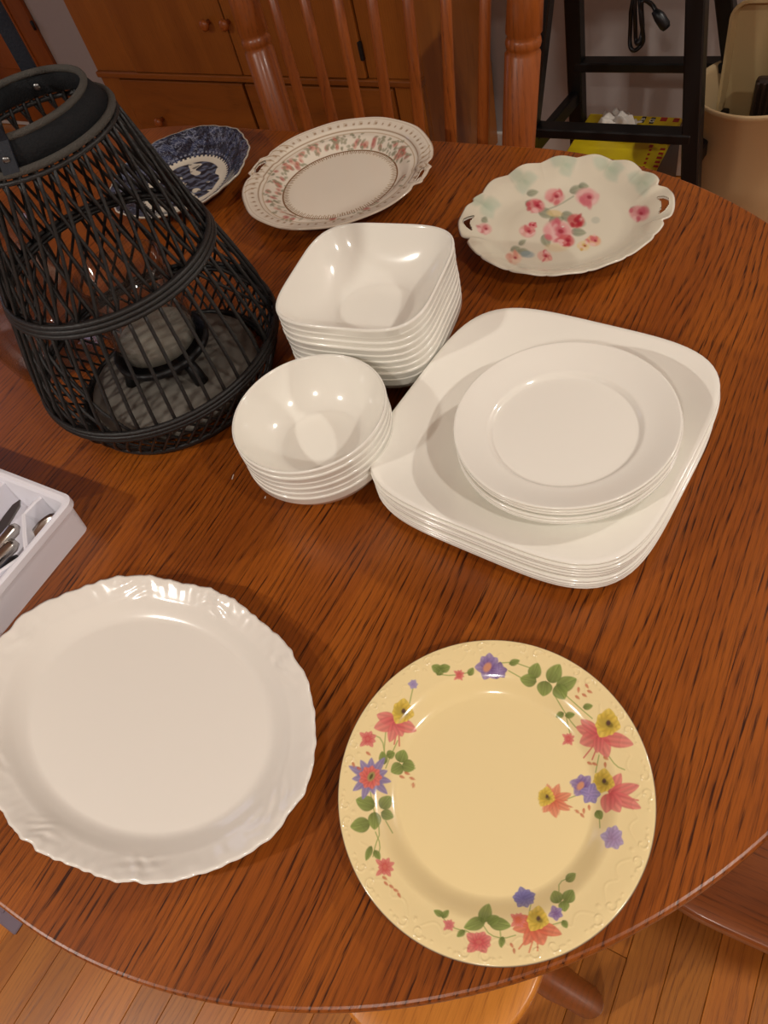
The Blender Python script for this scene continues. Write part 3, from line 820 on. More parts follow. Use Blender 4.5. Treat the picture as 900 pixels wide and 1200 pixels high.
def r_paint(W, V, S, T_, n1):
    # the print is laid out on the plate's own plan
    p = Painter(pixels(W), rgb(226, 218, 196))
    U = math.radians
    gl = rgb(172, 190, 164); gd = rgb(126, 134, 104)
    for (x, y) in ((566, 238), (612, 210), (660, 192), (712, 196), (752, 212)):
        for a in (U(-20 + x % 30), U(95 - y % 40), U(200 + x % 25)): p.petal(x, y, a, 15 + x % 7, 8, gl, rgb(190, 204, 184), .6, 4, False)
    def rose(cx, cy, r, c0=rgb(198, 68, 84), c1=rgb(222, 138, 138)):
        q = random.Random(int(cx * 7 + cy)); r = r * 1.3
        p.blob(cx, cy, r * .80, r * .62, c1, .2, .85, .22)
        for k in range(9):
            a = q.uniform(0, 6.28); d_ = r * q.uniform(.25, .75)
            p.blob(cx + math.cos(a) * d_, cy + math.sin(a) * d_ * .75, r * q.uniform(.18, .36), r * q.uniform(.12, .24), q.choice([c0, c0, c1, rgb(238, 196, 190)]), q.uniform(0, 3), .75, .5)
        p.blob(cx + r * .12, cy - r * .05, r * .34, r * .24, c0, .3, .85, .5); p.blob(cx + r * .15, cy, r * .16, r * .12, rgb(160, 38, 56), .3, .8, .5)
    def lv(cx, cy, a, L, W_): p.petal(cx - math.cos(a) * L / 2, cy - math.sin(a) * L / 2, a, L, W_, rgb(112, 120, 98), rgb(150, 160, 128), .75, 1.6)
    p.stroke([(640, 246), (656, 240), (672, 230)], 1, rgb(170, 174, 150), .7)
    for a in ((640, 250, .4, 20, 6), (652, 258, -.2, 18, 6), (666, 254, .3, 18, 6), (676, 222, -.3, 18, 5), (684, 218, .1, 12, 4), (678, 272, .1, 18, 5), (640, 282, 1.2, 16, 6), (624, 226, -.2, 14, 4), (622, 240, .5, 14, 5), (614, 296, .1, 16, 5), (604, 292, -.3, 12, 4), (568, 258, .6, 8, 4), (742, 246, .8, 8, 4), (612, 284, -.6, 10, 3)): lv(*a)
    p.blob(650, 250, 9, 4, rgb(224, 196, 134), .1, .7); p.blob(652, 290, 14, 5, rgb(230, 206, 164), 0, .6); p.blob(682, 262, 5, 4, gl, 0, .6); p.blob(698, 258, 5, 4, rgb(186, 188, 170), 0, .6)
    for a in ((628, 241, 10), (650, 230, 11, rgb(206, 92, 100), rgb(226, 160, 156)), (688, 231, 13, rgb(210, 110, 120), rgb(230, 176, 170)), (675, 259, 10, rgb(180, 44, 56), rgb(206, 96, 96)), (654, 271, 16, rgb(208, 100, 114), rgb(230, 164, 162)),
              (664, 282, 9, rgb(184, 50, 66), rgb(208, 104, 104)), (618, 271, 9, rgb(206, 96, 104), rgb(224, 160, 150)), (624, 264, 5), (568, 268, 8, rgb(206, 118, 120), rgb(226, 170, 162)), (749, 250, 11, rgb(200, 96, 110), rgb(222, 150, 150)),
              (696, 282, 8, rgb(212, 110, 112), rgb(230, 180, 140)), (684, 288, 7, rgb(214, 176, 100), rgb(230, 208, 160)), (602, 302, 9, rgb(220, 150, 130), rgb(232, 196, 170)), (638, 300, 8, rgb(206, 98, 104), rgb(230, 176, 160))): rose(*a)
    p.blob(618, 298, 8, 4, rgb(142, 164, 170), .1, .7)
    p.C[n1:2 * n1] = rgb(226, 220, 206)
    p.C[2 * n1:] = rgb(236, 230, 216)
    return p.C
handled_plate('rose_cake_plate', RC, R_R, r_outline, r_z, r_slot, 0.0, r_paint, 'pale cream scalloped cake plate with pink roses and pierced handles')

# --- blue transferware dish
BC, B_A, B_B, B_ROT = (-.237, .381), .134, .120, 1.927
def blue_dish():
    nth, ns = 560, 130
    t = np.arange(nth) * 2 * PI / nth
    st = np.linspace(.02, .985, ns)
    def rf(s, th):
        e = 1 / np.sqrt((np.cos(th) / B_A) ** 2 + (np.sin(th) / B_B) ** 2)
        return e * s * (1 + smooth((s - .8) / .2) * (.012 * np.cos(th * 10) + .006 * np.cos(th * 30)))
    def zt(s): return .004 + .030 * smooth((s - .52) / .56)
    rows = [(s, zt(s)) for s in st] + [(1.0, zt(1) - .001), (.996, zt(1) - .003)]
    for s in np.linspace(.95, .58, 9): rows.append((s, max(zt(s) - .005, .002)))
    rows += [(.55, 0), (.52, 0), (.5, .0015), (.05, .0015)]
    V, F = dish_arrays(rows, rf, nth)
    S = np.concatenate([np.repeat([r[0] for r in rows], nth), [0, 0]]); T_ = np.concatenate([np.tile(t, len(rows)), [0, 0]])
    def vn(x, y, sc, seed):
        g = np.random.default_rng(seed); v = 0
        for k in range(7):
            a = g.uniform(0, 2 * PI); f_ = sc * g.uniform(.6, 1.8); v = v + np.sin((x * math.cos(a) + y * math.sin(a)) * f_ + g.uniform(0, 6.28))
        return v / 7
    x, y = V[:, 0], V[:, 1]
    wx, wy = x + .004 * vn(x, y, 160, 1), y + .004 * vn(x, y, 160, 2)
    n1_, n2_, n3_ = vn(wx, wy, 420, 3), vn(wx, wy, 700, 4), vn(wx, wy, 170, 5)
    navy, blue, pale, cream = (np.array(rgb(*c)) for c in ((28, 31, 45), (58, 66, 92), (136, 142, 158), (222, 214, 196)))
    mix = lambda A, B, a: A * (1 - a[:, None]) + B * a[:, None]
    z0 = np.zeros_like(S)
    C = mix(navy[None] + 0 * V, blue[None] + 0 * V, smooth(n1_ * 2.2 + .5))
    line = np.exp(-(n2_ / .07) ** 2); C = mix(C, pale[None], line * .75)
    # broken scrollwork near the lip
    ph = 2.2 * np.sin(T_ * 5 + 1) + 1.4 * np.sin(T_ * 3)
    for amp, fr, r0, op in ((.04, 14, .90, .75), (.03, 23, .86, .55), (.025, 31, .94, .6)):
        sc = np.exp(-((S - r0 - amp * np.sin(T_ * fr + ph) - .012 * np.sin(T_ * 67 + ph)) / .008) ** 2) * smooth(n3_ * 3 + .7); C = mix(C, pale[None] * 1.1, sc * op)
    dk = smooth((vn(wx, wy, 210, 12) - .12) / .1); C = mix(C, navy[None] * .7, dk * .7)
    # ring of beads and the cream band
    bead = smooth((.015 - np.abs(S - .665)) / .006) * (np.mod(T_ / (2 * PI) * 70, 1) < .5); C = mix(C, pale[None], bead * .8)
    inner = smooth((.61 + .012 * np.sign(np.sin(T_ * 60)) - S) / .008 + .5); C = mix(C, cream[None] + 0 * V, inner)
    # centre scene
    core = smooth((.50 + .05 * vn(x, y, 90, 9) - S) / .02)
    scene_c = mix(navy[None] + 0 * V, np.array(rgb(96, 104, 124))[None] + 0 * V, smooth(n1_ * 2 + .5))
    scene_c = mix(scene_c, cream[None], smooth((n3_ - .22) / .05)); scene_c = mix(scene_c, navy[None] * .6, smooth((vn(wx, wy, 300, 15) - .2) / .1) * .7); C = mix(C, scene_c, core)
    k = ns * nth + 2 * nth
    C[k:] = cream; C[(ns - 1) * nth:k] = np.array(rgb(196, 188, 172))
    me = mesh_np('blue_dish', V, F); add_print(me, C)
    o = link('blue_dish', me, 'print', loc=(BC[0], BC[1], TZ)); o.rotation_euler = (0, 0, B_ROT)
    tag(o, 'oval blue and white transferware dish standing beside the lantern', 'dish')
blue_dish()

# --- big white ruffled platter
PC, P_A, P_B = (.300, -.384), .182, .1285
def platter():
    nth = 900
    st = np.concatenate([np.linspace(.02, .62, 24, endpoint=False), np.linspace(.62, .985, 60)])
    def rf(s, th):
        e = 1 / np.sqrt((np.cos(th) / P_A) ** 2 + (np.sin(th) / P_B) ** 2)
        lob = .010 * np.cos(th * 8 + .6) - .016 * np.exp(-(np.mod(th * 8 / (2 * PI) + .5 + .095, 1) - .5) ** 2 / .0035)
        ruf = .0028 * np.sin(th * 46 + 2.5 * np.sin(th * 5)) + .0015 * np.sin(th * 83)
        return e * s * (1 + smooth((s - .80) / .2) * (lob + ruf))
    t = np.arange(nth) * 2 * PI / nth
    def zt(s):
        base = .003 + .010 * smooth((s - .70) / .16) + .0135 * smooth((s - .78) / .25)
        k = smooth((s - .78) / .2)
        def z(th):
            rel = .0016 * np.cos(th * 8 + .6) + .0004 * np.sin(th * 46 + 2.5 * np.sin(th * 5)) * smooth((s - .93) / .06)
            emb = .0010 * np.sin(th * 19 + 26 * s + 2 * np.sin(th * 7)) * np.sin(s * 70 + 3 * np.sin(th * 11)) * np.exp(-((s - .90) / .05) ** 2) * np.exp(-(np.mod(th * 8 / (2 * PI) + .595, 1) - .5) ** 2 / .03)
            return base + k * rel + emb
        return z
    rows = [(s, zt(s)) for s in st]
    top1 = zt(1.0)
    rows += [(1.0, lambda th: top1(th) - .0012), (.997, lambda th: top1(th) - .0030)]
    for s in np.linspace(.96, .70, 10):
        f_ = zt(s); rows.append((s, (lambda f_: lambda th: np.maximum(f_(th) - .0042, .0014))(f_)))
    rows += [(.68, 0.0), (.64, 0.0), (.63, .0012), (.05, .0012)]
    V, F = dish_arrays(rows, rf, nth)
    o = link('white_platter', mesh_np('white_platter', V, F), 'porcelain', loc=(PC[0], PC[1], TZ))
    tag(o, 'large plain white platter with a ruffled embossed rim', 'platter')
platter()

# ------------------------------------------------------------------ rattan lantern
LC = (.051, -.009)
lan = thing('rattan_lantern', 'black woven rattan lantern with strap handle and candle glass', 'lantern', (LC[0], LC[1], TZ))
LP = np.array([(0, .117), (.02, .131), (.045, .1435), (.063, .1465), (.095, .1425), (.14, .130), (.187, .1155), (.24, .101), (.29, .0875), (.326, .0785)])
def lrad(z): return np.interp(z, LP[:, 0], LP[:, 1])
def rods(z0, z1, n, twist, r, keep=None, off=0.0, ro=0.0, seg=9):
    for k in range(n):
        a0 = k * 2 * PI / n + off
        z = np.linspace(z0, z1, seg); u = np.linspace(0, 1, seg)
        a = a0 + twist * (u - .5)
        if keep and not keep((a0 + PI) % (2 * PI) - PI): continue
        R = lrad(z) + ro
        tube('rod', np.stack([R * np.cos(a), R * np.sin(a), z], 1), r, 'rattan', lan, 5)
front = math.atan2(CP[1] - LC[1], CP[0] - LC[0])
rods(.187, .326, 34, .36, .0020, ro=.0014)
rods(.187, .326, 34, -.30, .0020, ro=-.0016, off=.05)
rods(.063, .187, 44, .06, .0022, ro=.0012)
rods(.063, .187, 36, -.62, .0019, keep=lambda a: angdist(a, front) > .75, ro=-.0016)
rods(.002, .063, 54, .30, .0017, ro=.001, seg=6)
rods(.002, .063, 54, -.30, .0017, ro=-.001, seg=6)
def hoop(z, dr=0.0, r=.003, n=3, sp=.0048):
    parts = []
    for k in range(n):
        zz = z + (k - (n - 1) / 2) * sp; R = lrad(zz) + dr
        a = np.arange(72) * 2 * PI / 72
        parts.append(tube_arrays(np.stack([R * np.cos(a), R * np.sin(a), 0 * a + zz], 1), r, 8, True))
    V, F = join_arrays(parts); link('hoop', mesh_np('hoop', V, F), 'rattan', lan)
hoop(.187, .0028); hoop(.063, .0028); hoop(.006, .001, .0035, 2); hoop(.187, -.004, .0025, 2); hoop(.063, -.004, .0025, 1); hoop(.321, .001, .0025, 1)
# collar
CZ0, CZ1, CR0, CR1 = .327, .351, .0790, .0660
lathe('collar', [(CR0 - .004, CZ0), (CR0, CZ0), (CR1, CZ1), (CR1 - .004, CZ1), (CR0 - .004, CZ0)], 'collar', lan, 72)
a = np.arange(72) * 2 * PI / 72
for R, z, rr in ((CR0 + .001, CZ0 + .001, .0036), (CR1 - .001, CZ1, .0033)):
    tube('cord_trim', np.stack([R * np.cos(a), R * np.sin(a), 0 * a + z], 1), rr, 'cordtrim', lan, 8, True)
# strap handle: two riveted tabs and a loop
def strap():
    near, far = atz(8, 184, TZ + .34), atz(36, 84, TZ + .351)
    hd = math.atan2(far[1] - near[1], far[0] - near[0])
    nd = hd + PI
    w = .015
    path = []
    for a_, s in ((hd, 1),):
        pass
    pts = []
    Rr = CR1 + .002
    for u in np.linspace(0, 1, 25):
        ph = PI * u
        x = Rr * math.cos(ph) * (1.0 + .12 * math.sin(ph)); z = CZ1 + .17 * math.sin(ph) ** .7
        pts.append((x, z))
    pts = [(CR0 + .003, CZ0 + .002), (CR1 + .007, CZ1 - .007)] + pts + [(-CR1 - .007, CZ1 - .007), (-CR0 - .003, CZ0 + .002)]
    V = []; d = np.array([math.cos(hd), math.sin(hd)]); nrm = np.array([-d[1], d[0]])
    k = len(pts)
    for i, (x, z) in enumerate(pts):
        p0 = np.array(pts[max(i - 1, 0)]); p1 = np.array(pts[min(i + 1, k - 1)]); tg = (p1 - p0) / (np.linalg.norm(p1 - p0) + 1e-9); no = np.array([tg[1], -tg[0]])
        for sw, so in ((-1, -1), (1, -1), (1, 1), (-1, 1)):
            xx = x + no[0] * so * .0013; zz = z + no[1] * so * .0013
            V.append((*(d * xx + nrm * sw * w / 2), zz))
    F = [(i * 4 + j, i * 4 + (j + 1) % 4, (i + 1) * 4 + (j + 1) % 4, (i + 1) * 4 + j) for i in range(k - 1) for j in range(4)]
    link('strap_handle', mesh_np('strap_handle', np.array(V), [np.array(F), np.array([[3, 2, 1, 0], [4 * k - 4, 4 * k - 3, 4 * k - 2, 4 * k - 1]])]), 'strap', lan, smooth=False)
    for s in (1, -1):
        for rr in (CR0 - .0015, CR1 - .0025):
            o = lathe('rivet', [(0, -.0015), (.003, -.0012), (.0035, 0), (.003, .0012), (0, .0018)], 'rivet', lan, 14)
            o.location = (d[0] * s * rr, d[1] * s * rr, CZ0 + .012)
            o.rotation_euler = (0, PI / 2, hd)
strap()
lathe('base_board', [(0, .008), (.108, .008), (.110, .010), (.110, .017), (.108, .019), (0, .019)], 'greywood', lan, 56)
# candle stand with its glass, standing on the base board
st_ = thing('candle_stand', 'black iron candle stand with clear glass cup inside the rattan lantern', 'candle holder', (LC[0] - .004, LC[1] + .006, TZ + .019)); st_.scale = (1.28, 1.28, 1.0)
lathe('stand_plate', [(0, .030), (.043, .030), (.047, .034), (.047, .042), (.044, .042), (.043, .036), (0, .036)], 'iron', st_, 40)
for k in range(3):
    an = front + .35 + k * 2 * PI / 3
    tube('leg', [(math.cos(an) * .034, math.sin(an) * .034, .032), (math.cos(an) * .040, math.sin(an) * .040, .016), (math.cos(an) * .044, math.sin(an) * .044, .0)], [.006, .0065, .007], 'iron', st_, 10)
lathe('glass_cup', [(0, .0365), (.038, .0365), (.040, .040), (.0405, .15), (.0390, .151), (.0375, .15), (.0372, .044), (.034, .041), (0, .041)], 'glass', st_, 48)
lathe('candle_wax', [(0, .0412), (.035, .0412), (.0365, .043), (.0365, .056), (.035, .058), (0, .058)], plain('grey_wax', rgb(168, 162, 148), .5), st_, 32)

# ------------------------------------------------------------------ glass pitcher behind the lantern
gp = thing('glass_pitcher', 'clear glass pitcher with handle beside the rattan lantern', 'pitcher', (-.174, -.012, TZ))
lathe('body', [(0, .001), (.060, .001), (.066, .006), (.072, .04), (.074, .08), (.068, .12), (.060, .15), (.063, .175), (.066, .18), (.064, .181), (.0605, .175), (.0575, .15), (.0655, .12), (.0712, .08), (.0692, .04), (.063, .010), (.056, .006), (0, .006)], 'pitcher_glass', gp, 56)
ha = -1.95
P = []
for u in np.linspace(0, 1, 15):
    ph = -PI / 2 + PI * u
    P.append((math.cos(ha) * (.066 + .040 * math.cos(ph)), math.sin(ha) * (.066 + .040 * math.cos(ph)), .095 + .05 * math.sin(ph)))
tube('handle', P, .006, 'pitcher_glass', gp, 10)

# ------------------------------------------------------------------ cutlery tray
TX1, TY1 = .097, -.227           # far right corner of the rim
TW, TD, THh = .265, .345, .050
tray = thing('cutlery_tray', 'white plastic cutlery tray with dividers beside the white platter', 'tray', (TX1 - TW / 2, TY1 - TD / 2, TZ))
def tray_mesh():
    bm = bmesh.new()
    def loop(hx, hy, z, rc, n=6):
        vs = []
        for cx, cy, a0 in ((hx - rc, hy - rc, 0), (-hx + rc, hy - rc, PI / 2), (-hx + rc, -hy + rc, PI), (hx - rc, -hy + rc, 1.5 * PI)):
            for k in range(n): a = a0 + k * (PI / 2) / (n - 1); vs.append(bm.verts.new((cx + rc * math.cos(a), cy + rc * math.sin(a), z)))
        return vs
    hx, hy = TW / 2, TD / 2; dr = .008
    L = [loop(hx - dr, hy - dr, 0, .008), loop(hx - .004, hy - .004, THh - .012, .012), loop(hx - .003, hy - .003, THh - .010, .012), loop(hx, hy, THh - .008, .014), loop(hx, hy, THh, .014), loop(hx - .004, hy - .004, THh + .001, .012), loop(hx - .0075, hy - .0075, THh, .011), loop(hx - .0095, hy - .0095, THh - .004, .010), loop(hx - .014, hy - .014, .003, .012)]
    for a, b in zip(L, L[1:]):
        n = len(a)
        for j in range(n): bm.faces.new((a[j], a[(j + 1) % n], b[(j + 1) % n], b[j]))
    bm.faces.new(L[0][::-1]); bm.faces.new(L[-1])
    return bm_mesh('tray_shell', bm)
link('tray_shell', tray_mesh(), 'plastic', tray, smooth=False)
def divider(P, h=.040, w=.003):
    bm = bmesh.new(); rows = []
    for i, (x, y) in enumerate(P):
        p0 = P[max(i - 1, 0)]; p1 = P[min(i + 1, len(P) - 1)]; tx, ty = p1[0] - p0[0], p1[1] - p0[1]; l = math.hypot(tx, ty); nx, ny = -ty / l, tx / l
        rows.append([bm.verts.new((x + nx * o_, y + ny * o_, z)) for o_, z in ((-w * 1.1, .003), (-w * .6, h - .001), (0, h), (w * .6, h - .001), (w * 1.1, .003))])
    for a, b in zip(rows, rows[1:]):
        for j in range(4): bm.faces.new((a[j], a[j + 1], b[j + 1], b[j]))
    for r_ in (rows[0], rows[-1][::-1]): bm.faces.new(r_)
    link('divider', bm_mesh('divider', bm), 'plastic', tray, smooth=False)
def tl(x, y): return (x - tray.location.x, y - tray.location.y)
def tr_(x, y): return tl(TX1 + x, TY1 + y)
divider([tr_(-.054, -.010), tr_(-.056, -.018), tr_(-.057, -.036), tr_(-.036, -.055), tr_(-.011, -.076)], .040, .004)
divider([tr_(-.016, -.072), tr_(-.029, -.100), tr_(-.036, -.14), tr_(-.036, -TD + .012)], .038, .004)
divider([tr_(-.118, -.010), tr_(-.122, -.03), tr_(-.122, -TD + .012)], .040, .004)
divider([tr_(-.19, -.010), tr_(-.19, -TD + .012)], .040, .004)

def flat_shape(name, outline, t, mat, parent=None, loc=None, rot=(0, 0, 0), dome=0.0):
    """a thick plate cut to an outline, bevelled"""
    bm = bmesh.new(); n = len(outline)
    c = np.mean(outline, 0)
    L = []
    for z, k in ((-t / 2, .94), (-t * .2, 1.0), (t * .2, 1.0), (t / 2, .90)):
        L.append([bm.verts.new((c[0] + (x - c[0]) * (1 if abs(x - c[0]) > .03 else k), (y - c[1]) * k + c[1], z)) for x, y in outline])
    for a, b in zip(L, L[1:]):
        for j in range(n): bm.faces.new((a[j], a[(j + 1) % n], b[(j + 1) % n], b[j]))
    bm.faces.new(L[0][::-1]); bm.faces.new(L[-1])
    o = link(name, bm_mesh(name, bm), mat, parent, smooth=False)
    if loc is not None: o.location = loc
    o.rotation_euler = rot
    return o
def knife(loc, rz, tilt, label, handle='steel'):
    k = thing('table_knife', label, 'knife', loc, rz, 'cutlery in the white tray')
    k.rotation_euler = (0, tilt, rz)
    top = [(0, .004), (.02, .008), (.06, .009), (.085, .0085), (.10, .006), (.108, 0.0)]; bot = [(.10, -.005), (.06, -.006), (0, -.004)]
    flat_shape('blade', top + bot, .0022, 'blade', k)
    tube('handle', [(.004, 0, 0), (-.02, 0, 0), (-.06, 0, 0), (-.095, 0, 0), (-.102, 0, 0)], [.0045, .0055, .007, .0078, .004], handle, k, 10)
    return k
def spoon(loc, rz, tilt, label):
    s = thing('spoon', label, 'spoon', loc, rz, 'cutlery in the white tray')
    s.rotation_euler = (0, tilt, rz)
    # bowl: shallow ovoid shell
    n, m_ = 24, 7; V = []
    for side in (0, 1):
        for i in range(m_):
            u = (i + .001) / (m_ - 1)
            for j in range(n):
                a = j * 2 * PI / n
                x = .031 * u * math.cos(a) * (1 + .12 * math.cos(a)); y = .0205 * u * math.sin(a)
                V.append((x + .031, y, -.009 * (1 - u * u) - .0014 * side))
    F = []
    for side in (0, 1):
        o_ = side * m_ * n
        for i in range(m_ - 1):
            for j in range(n):
                q = (o_ + i * n + j, o_ + (i + 1) * n + j, o_ + (i + 1) * n + (j + 1) % n, o_ + i * n + (j + 1) % n); F.append(q if side == 0 else q[::-1])
    k0 = (m_ - 1) * n
    for j in range(n): F.append((k0 + j, k0 + m_ * n + j, k0 + m_ * n + (j + 1) % n, k0 + (j + 1) % n))
    link('spoon_bowl', mesh_np('spoon_bowl', np.array(V), [np.array(F)]), 'steel', s)
    tube('handle', [(.004, 0, -.001), (-.02, 0, .003), (-.06, 0, .004), (-.09, 0, .002)], [.003, .0026, .0034, .0045], 'steel', s, 8)
    return s
sp_ = spoon((TX1 - .030, TY1 - .068, TZ + .024), math.radians(84), -.2, 'steel spoon resting bowl up in the corner compartment of the tray')
sp_.scale = (.76, .76, .76)
def knife_at(tip, back, z, tilt, label, handle='steel', flip=False):
    A, B = atz(*tip, TZ + z), atz(*back, TZ + z); rz = math.atan2(A[1] - B[1], A[0] - B[0]); L = .100 if flip else .108
    return knife((A[0] - math.cos(rz) * L, A[1] - math.sin(rz) * L, TZ + z), rz + (PI if flip else 0), tilt, label, handle)
knife_at((24, 586), (0, 624), .032, 0, 'dull steel knife against the divider, blade towards the corner of the tray')
knife_at((19, 617), (-6, 646), .026, 0, 'steel knife in the tray with its handle beside the dull blade', 'steel', True)
knife_at((18, 636), (-6, 660), .022, 0, 'steel knife in the tray with its handle lowest beside the divider', 'steel', True)
knife_at((21, 654), (0, 676), .026, 0, 'black-handled knife in the tray compartment along the wall', 'black_plastic', True)

# ------------------------------------------------------------------ chairs
def turned(name, P0, P1, prof, mat, parent, n=16):
    """a turned member from P0 to P1; prof: list of (t, radius)"""
    P0, P1 = np.array(P0, float), np.array(P1, float)
    pts = [P0 + (P1 - P0) * t for t, r in prof]
    return tube(name, pts, [r for t, r in prof], mat, parent, n)
def make_chair(label, group=None):
    """local frame: faces +Y, seat centre at the origin, floor at z = 0"""
    c = thing('dining_chair', label, 'chair', group=group)
    # saddle seat
    bm = bmesh.new(); L = []
    def sl(k, z, fr=1.0):
        vs = []
        for i in range(96):
            a = i * 2 * PI / 96; q = superr(11.0, np.array([a]))[0]
            x, y = q * math.cos(a), q * math.sin(a)
            vs.append(bm.verts.new((x * .232 * k * (1 + .03 * y), y * .218 * k, z)))
        return vs
    for k, z in ((.96, .420), (.992, .4215), (1.0, .426), (1.0, .443), (.996, .4475), (.985, .449), (.9, .449), (.6, .446), (.25, .4445)): L.append(sl(k, z))
    for a_, b_ in zip(L, L[1:]):
        for j in range(96): bm.faces.new((a_[j], a_[(j + 1) % 96], b_[(j + 1) % 96], b_[j]))
    bm.faces.new(L[0][::-1]); bm.faces.new(L[-1])
    link('seat', bm_mesh('seat', bm), 'seat_wood', c)
    leg = [(0, .016), (.1, .021), (.2, .024), (.24, .018), (.26, .024), (.30, .018), (.33, .025), (.5, .023), (.72, .018), (.76, .022), (.80, .017), (.95, .013), (1, .012)]
    for sx in (-1, 1):
        for sy in (-1, 1): turned('leg', (sx * .120, sy * .110, .425), (sx * .150, sy * .125, 0), leg, 'chair_wood', c)
    st = [(0, .009), (.2, .012), (.45, .016), (.5, .018), (.55, .016), (.8, .012), (1, .009)]
    for sx in (-1, 1): turned('stretcher', (sx * .136, -.118, .2), (sx * .136, .118, .2), st, 'chair_wood', c, 12)
    turned('stretcher', (-.136, 0, .2), (.136, 0, .2), st, 'chair_wood', c, 12)
    # back
    zt = 1.02
    def bx(s, z): return s * (.225 + (z - .45) * .075)
    def by(z): return -.185 - (z - .45) * .10
    po = [(0, .020), (.08, .024), (.16, .027), (.655, .0275), (.662, .0238), (.669, .0262), (.679, .0275), (.689, .0262), (.696, .0238), (.703, .0275), (.8, .026), (.9, .022), (1, .018)]
    for s in (-1, 1): turned('back_post', (bx(s, .44), by(.44), .44), (bx(s, zt), by(zt), zt), po, 'chair_wood', c, 20)
    for k in range(7):
        u = -.78 + 1.56 * k / 6
        turned('spindle', (u * .205, by(.44) + .004, .44), (u * .262, by(zt - .02), zt - .02), [(0, .008), (.15, .0095), (.4, .0105), (.7, .0095), (1, .008)], 'chair_wood', c, 10)
    V = []
    n = 21
    for i in range(n):
        u = i / (n - 1) * 2 - 1
        x = u * .30; y = by(zt) - .03 * (1 - u * u); z0 = zt - .03; z1 = zt + .075 + .03 * (1 - u * u)
        V += [(x, y - .011, z0), (x, y + .011, z0), (x, y + .010, z1), (x, y - .010, z1)]
    F = [(i * 4 + j, i * 4 + (j + 1) % 4, (i + 1) * 4 + (j + 1) % 4, (i + 1) * 4 + j) for i in range(n - 1) for j in range(4)]
    link('crest_rail', mesh_np('crest_rail', np.array(V), [np.array(F), np.array([[3, 2, 1, 0], [4 * n - 4, 4 * n - 3, 4 * n - 2, 4 * n - 1]])]), 'chair_wood', c, smooth=False)
    return c
ch = make_chair('oak spindle-back dining chair in front of the sideboard', 'oak dining chairs')
ch.location = (-.012, .472, 0); ch.rotation_euler = (0, 0, PI)
ch2 = copy_tree(ch); ch2['label'] = 'oak dining chair with its bare seat pushed under the rounded table end'
ch2.location = (.958, -.040, 0); ch2.rotation_euler = (0, 0, PI / 2)

# small wooden stool under the table
sx_, sy_ = .548, -.40
ws = thing('wooden_stool', 'light oak round stool with splayed legs under the table edge', 'stool', (sx_, sy_, 0))
lathe('seat', [(0, .415), (.115, .420), (.123, .4215), (.125, .426), (.125, .443), (.1235, .4475), (.120, .449), (.10, .4495), (0, .4490)], 'stool_wood', ws, 64)
for an in (.14, .14 + PI / 2, .14 + PI, .14 + 1.5 * PI):
    turned('leg', (math.cos(an) * .08, math.sin(an) * .08, .419), (math.cos(an) * .176, math.sin(an) * .176, .012), [(0, .016), (.2, .02), (.5, .024), (.75, .022), (.95, .023), (1, .02)], 'chair_wood', ws, 16)
    o = lathe('glide', [(0, 0), (.016, 0), (.018, .004), (.017, .012), (0, .014)], 'trim', ws, 18); o.location = (math.cos(an) * .178, math.sin(an) * .178, 0)
for an in (.14, .14 + PI / 2):
    turned('stretcher', (math.cos(an) * .131, math.sin(an) * .131, .2), (-math.cos(an) * .131, -math.sin(an) * .131, .2), [(0, .009), (.5, .012), (1, .009)], 'chair_wood', ws, 10)

# floor register
vp = atz(0, 1062, 0.0)
fv = thing('floor_register', 'lavender grey metal floor register beside the table', 'floor vent', (vp[0] - .10, vp[1] + .04, 0))
link('frame', box_me('frame', -.15, .165, -.06, .06, 0, .005, .002, 1), 'vent', fv, smooth=False)
for k in range(8): link('louvre', box_me('louvre', -.13 + k * .033, -.13 + k * .033 + .018, -.045, .045, .005, .0075, .001, 1), 'vent', fv, smooth=False)

# ------------------------------------------------------------------ sideboard
CY, CYB, CXL, CXR = 1.30, 1.725, -1.485, -.300
sb = thing('oak_sideboard', 'oak sideboard with panel doors and round wooden knobs behind the chair', 'sideboard', ((CXL + CXR) / 2, (CY + CYB) / 2, 0))
def cb(name, x0, x1, y0, y1, z0, z1, mat='cab_wood', bev=.002, parent=None):
    o = box(name, x0, x1, y0, y1, z0, z1, mat, bev=bev)
    p = parent or sb
    o.parent = p
    o.location = Vector(o.location) - (Vector(sb.location) if p is sb else Vector(sb.location) + Vector(p.location))
    return o
ZL = .456
cb('body', CXL, CXR, CY + .02, CYB, .06, .90)
cb('top', CXL - .02, CXR + .02, CY - .02, CYB, .90, .93, 'cab_wood_x', .005)
cb('plinth', CXL + .01, CXR - .01, CY + .03, CYB - .02, 0, .06, 'cab_wood_x')
cb('ledge_moulding', CXL - .004, CXR + .004, CY - .010, CY + .02, ZL - .008, ZL + .010, 'cab_wood_x', .004)
cb('stile', CXL, -1.308, CY, CY + .02, ZL + .010, .90); cb('stile', -.455, CXR, CY, CY + .02, ZL + .010, .90)
cb('rail', -1.308, -.455, CY, CY + .02, .86, .90, 'cab_wood_x')
def knob(parent, x, z, r=.015):
    o = lathe('knob', [(0, 0), (.007, 0), (.0065, .010), (.010, .014), (r, .020), (r * .95, .027), (r * .6, .031), (0, .032)], 'chair_wood', None, 20)
    o.rotation_euler = (PI / 2, 0, 0)
    w = Vector((x, CY - .008, z)); o.parent = parent
    o.location = w - Vector(sb.location) - Vector(parent.location)
def panel_door(x0, x1, kx):
    d = cb('door', x0, x1, CY - .008, CY + .016, ZL + .012, .855, 'cab_wood', .003)
    knob(d, kx, .610)
    return d
panel_door(-1.305, -.877, -.932); panel_door(-.873, -.458, -.862)
lt = cb('catch', -.461, -.452, CY - .012, CY - .002, .515, .56, 'iron', .001)
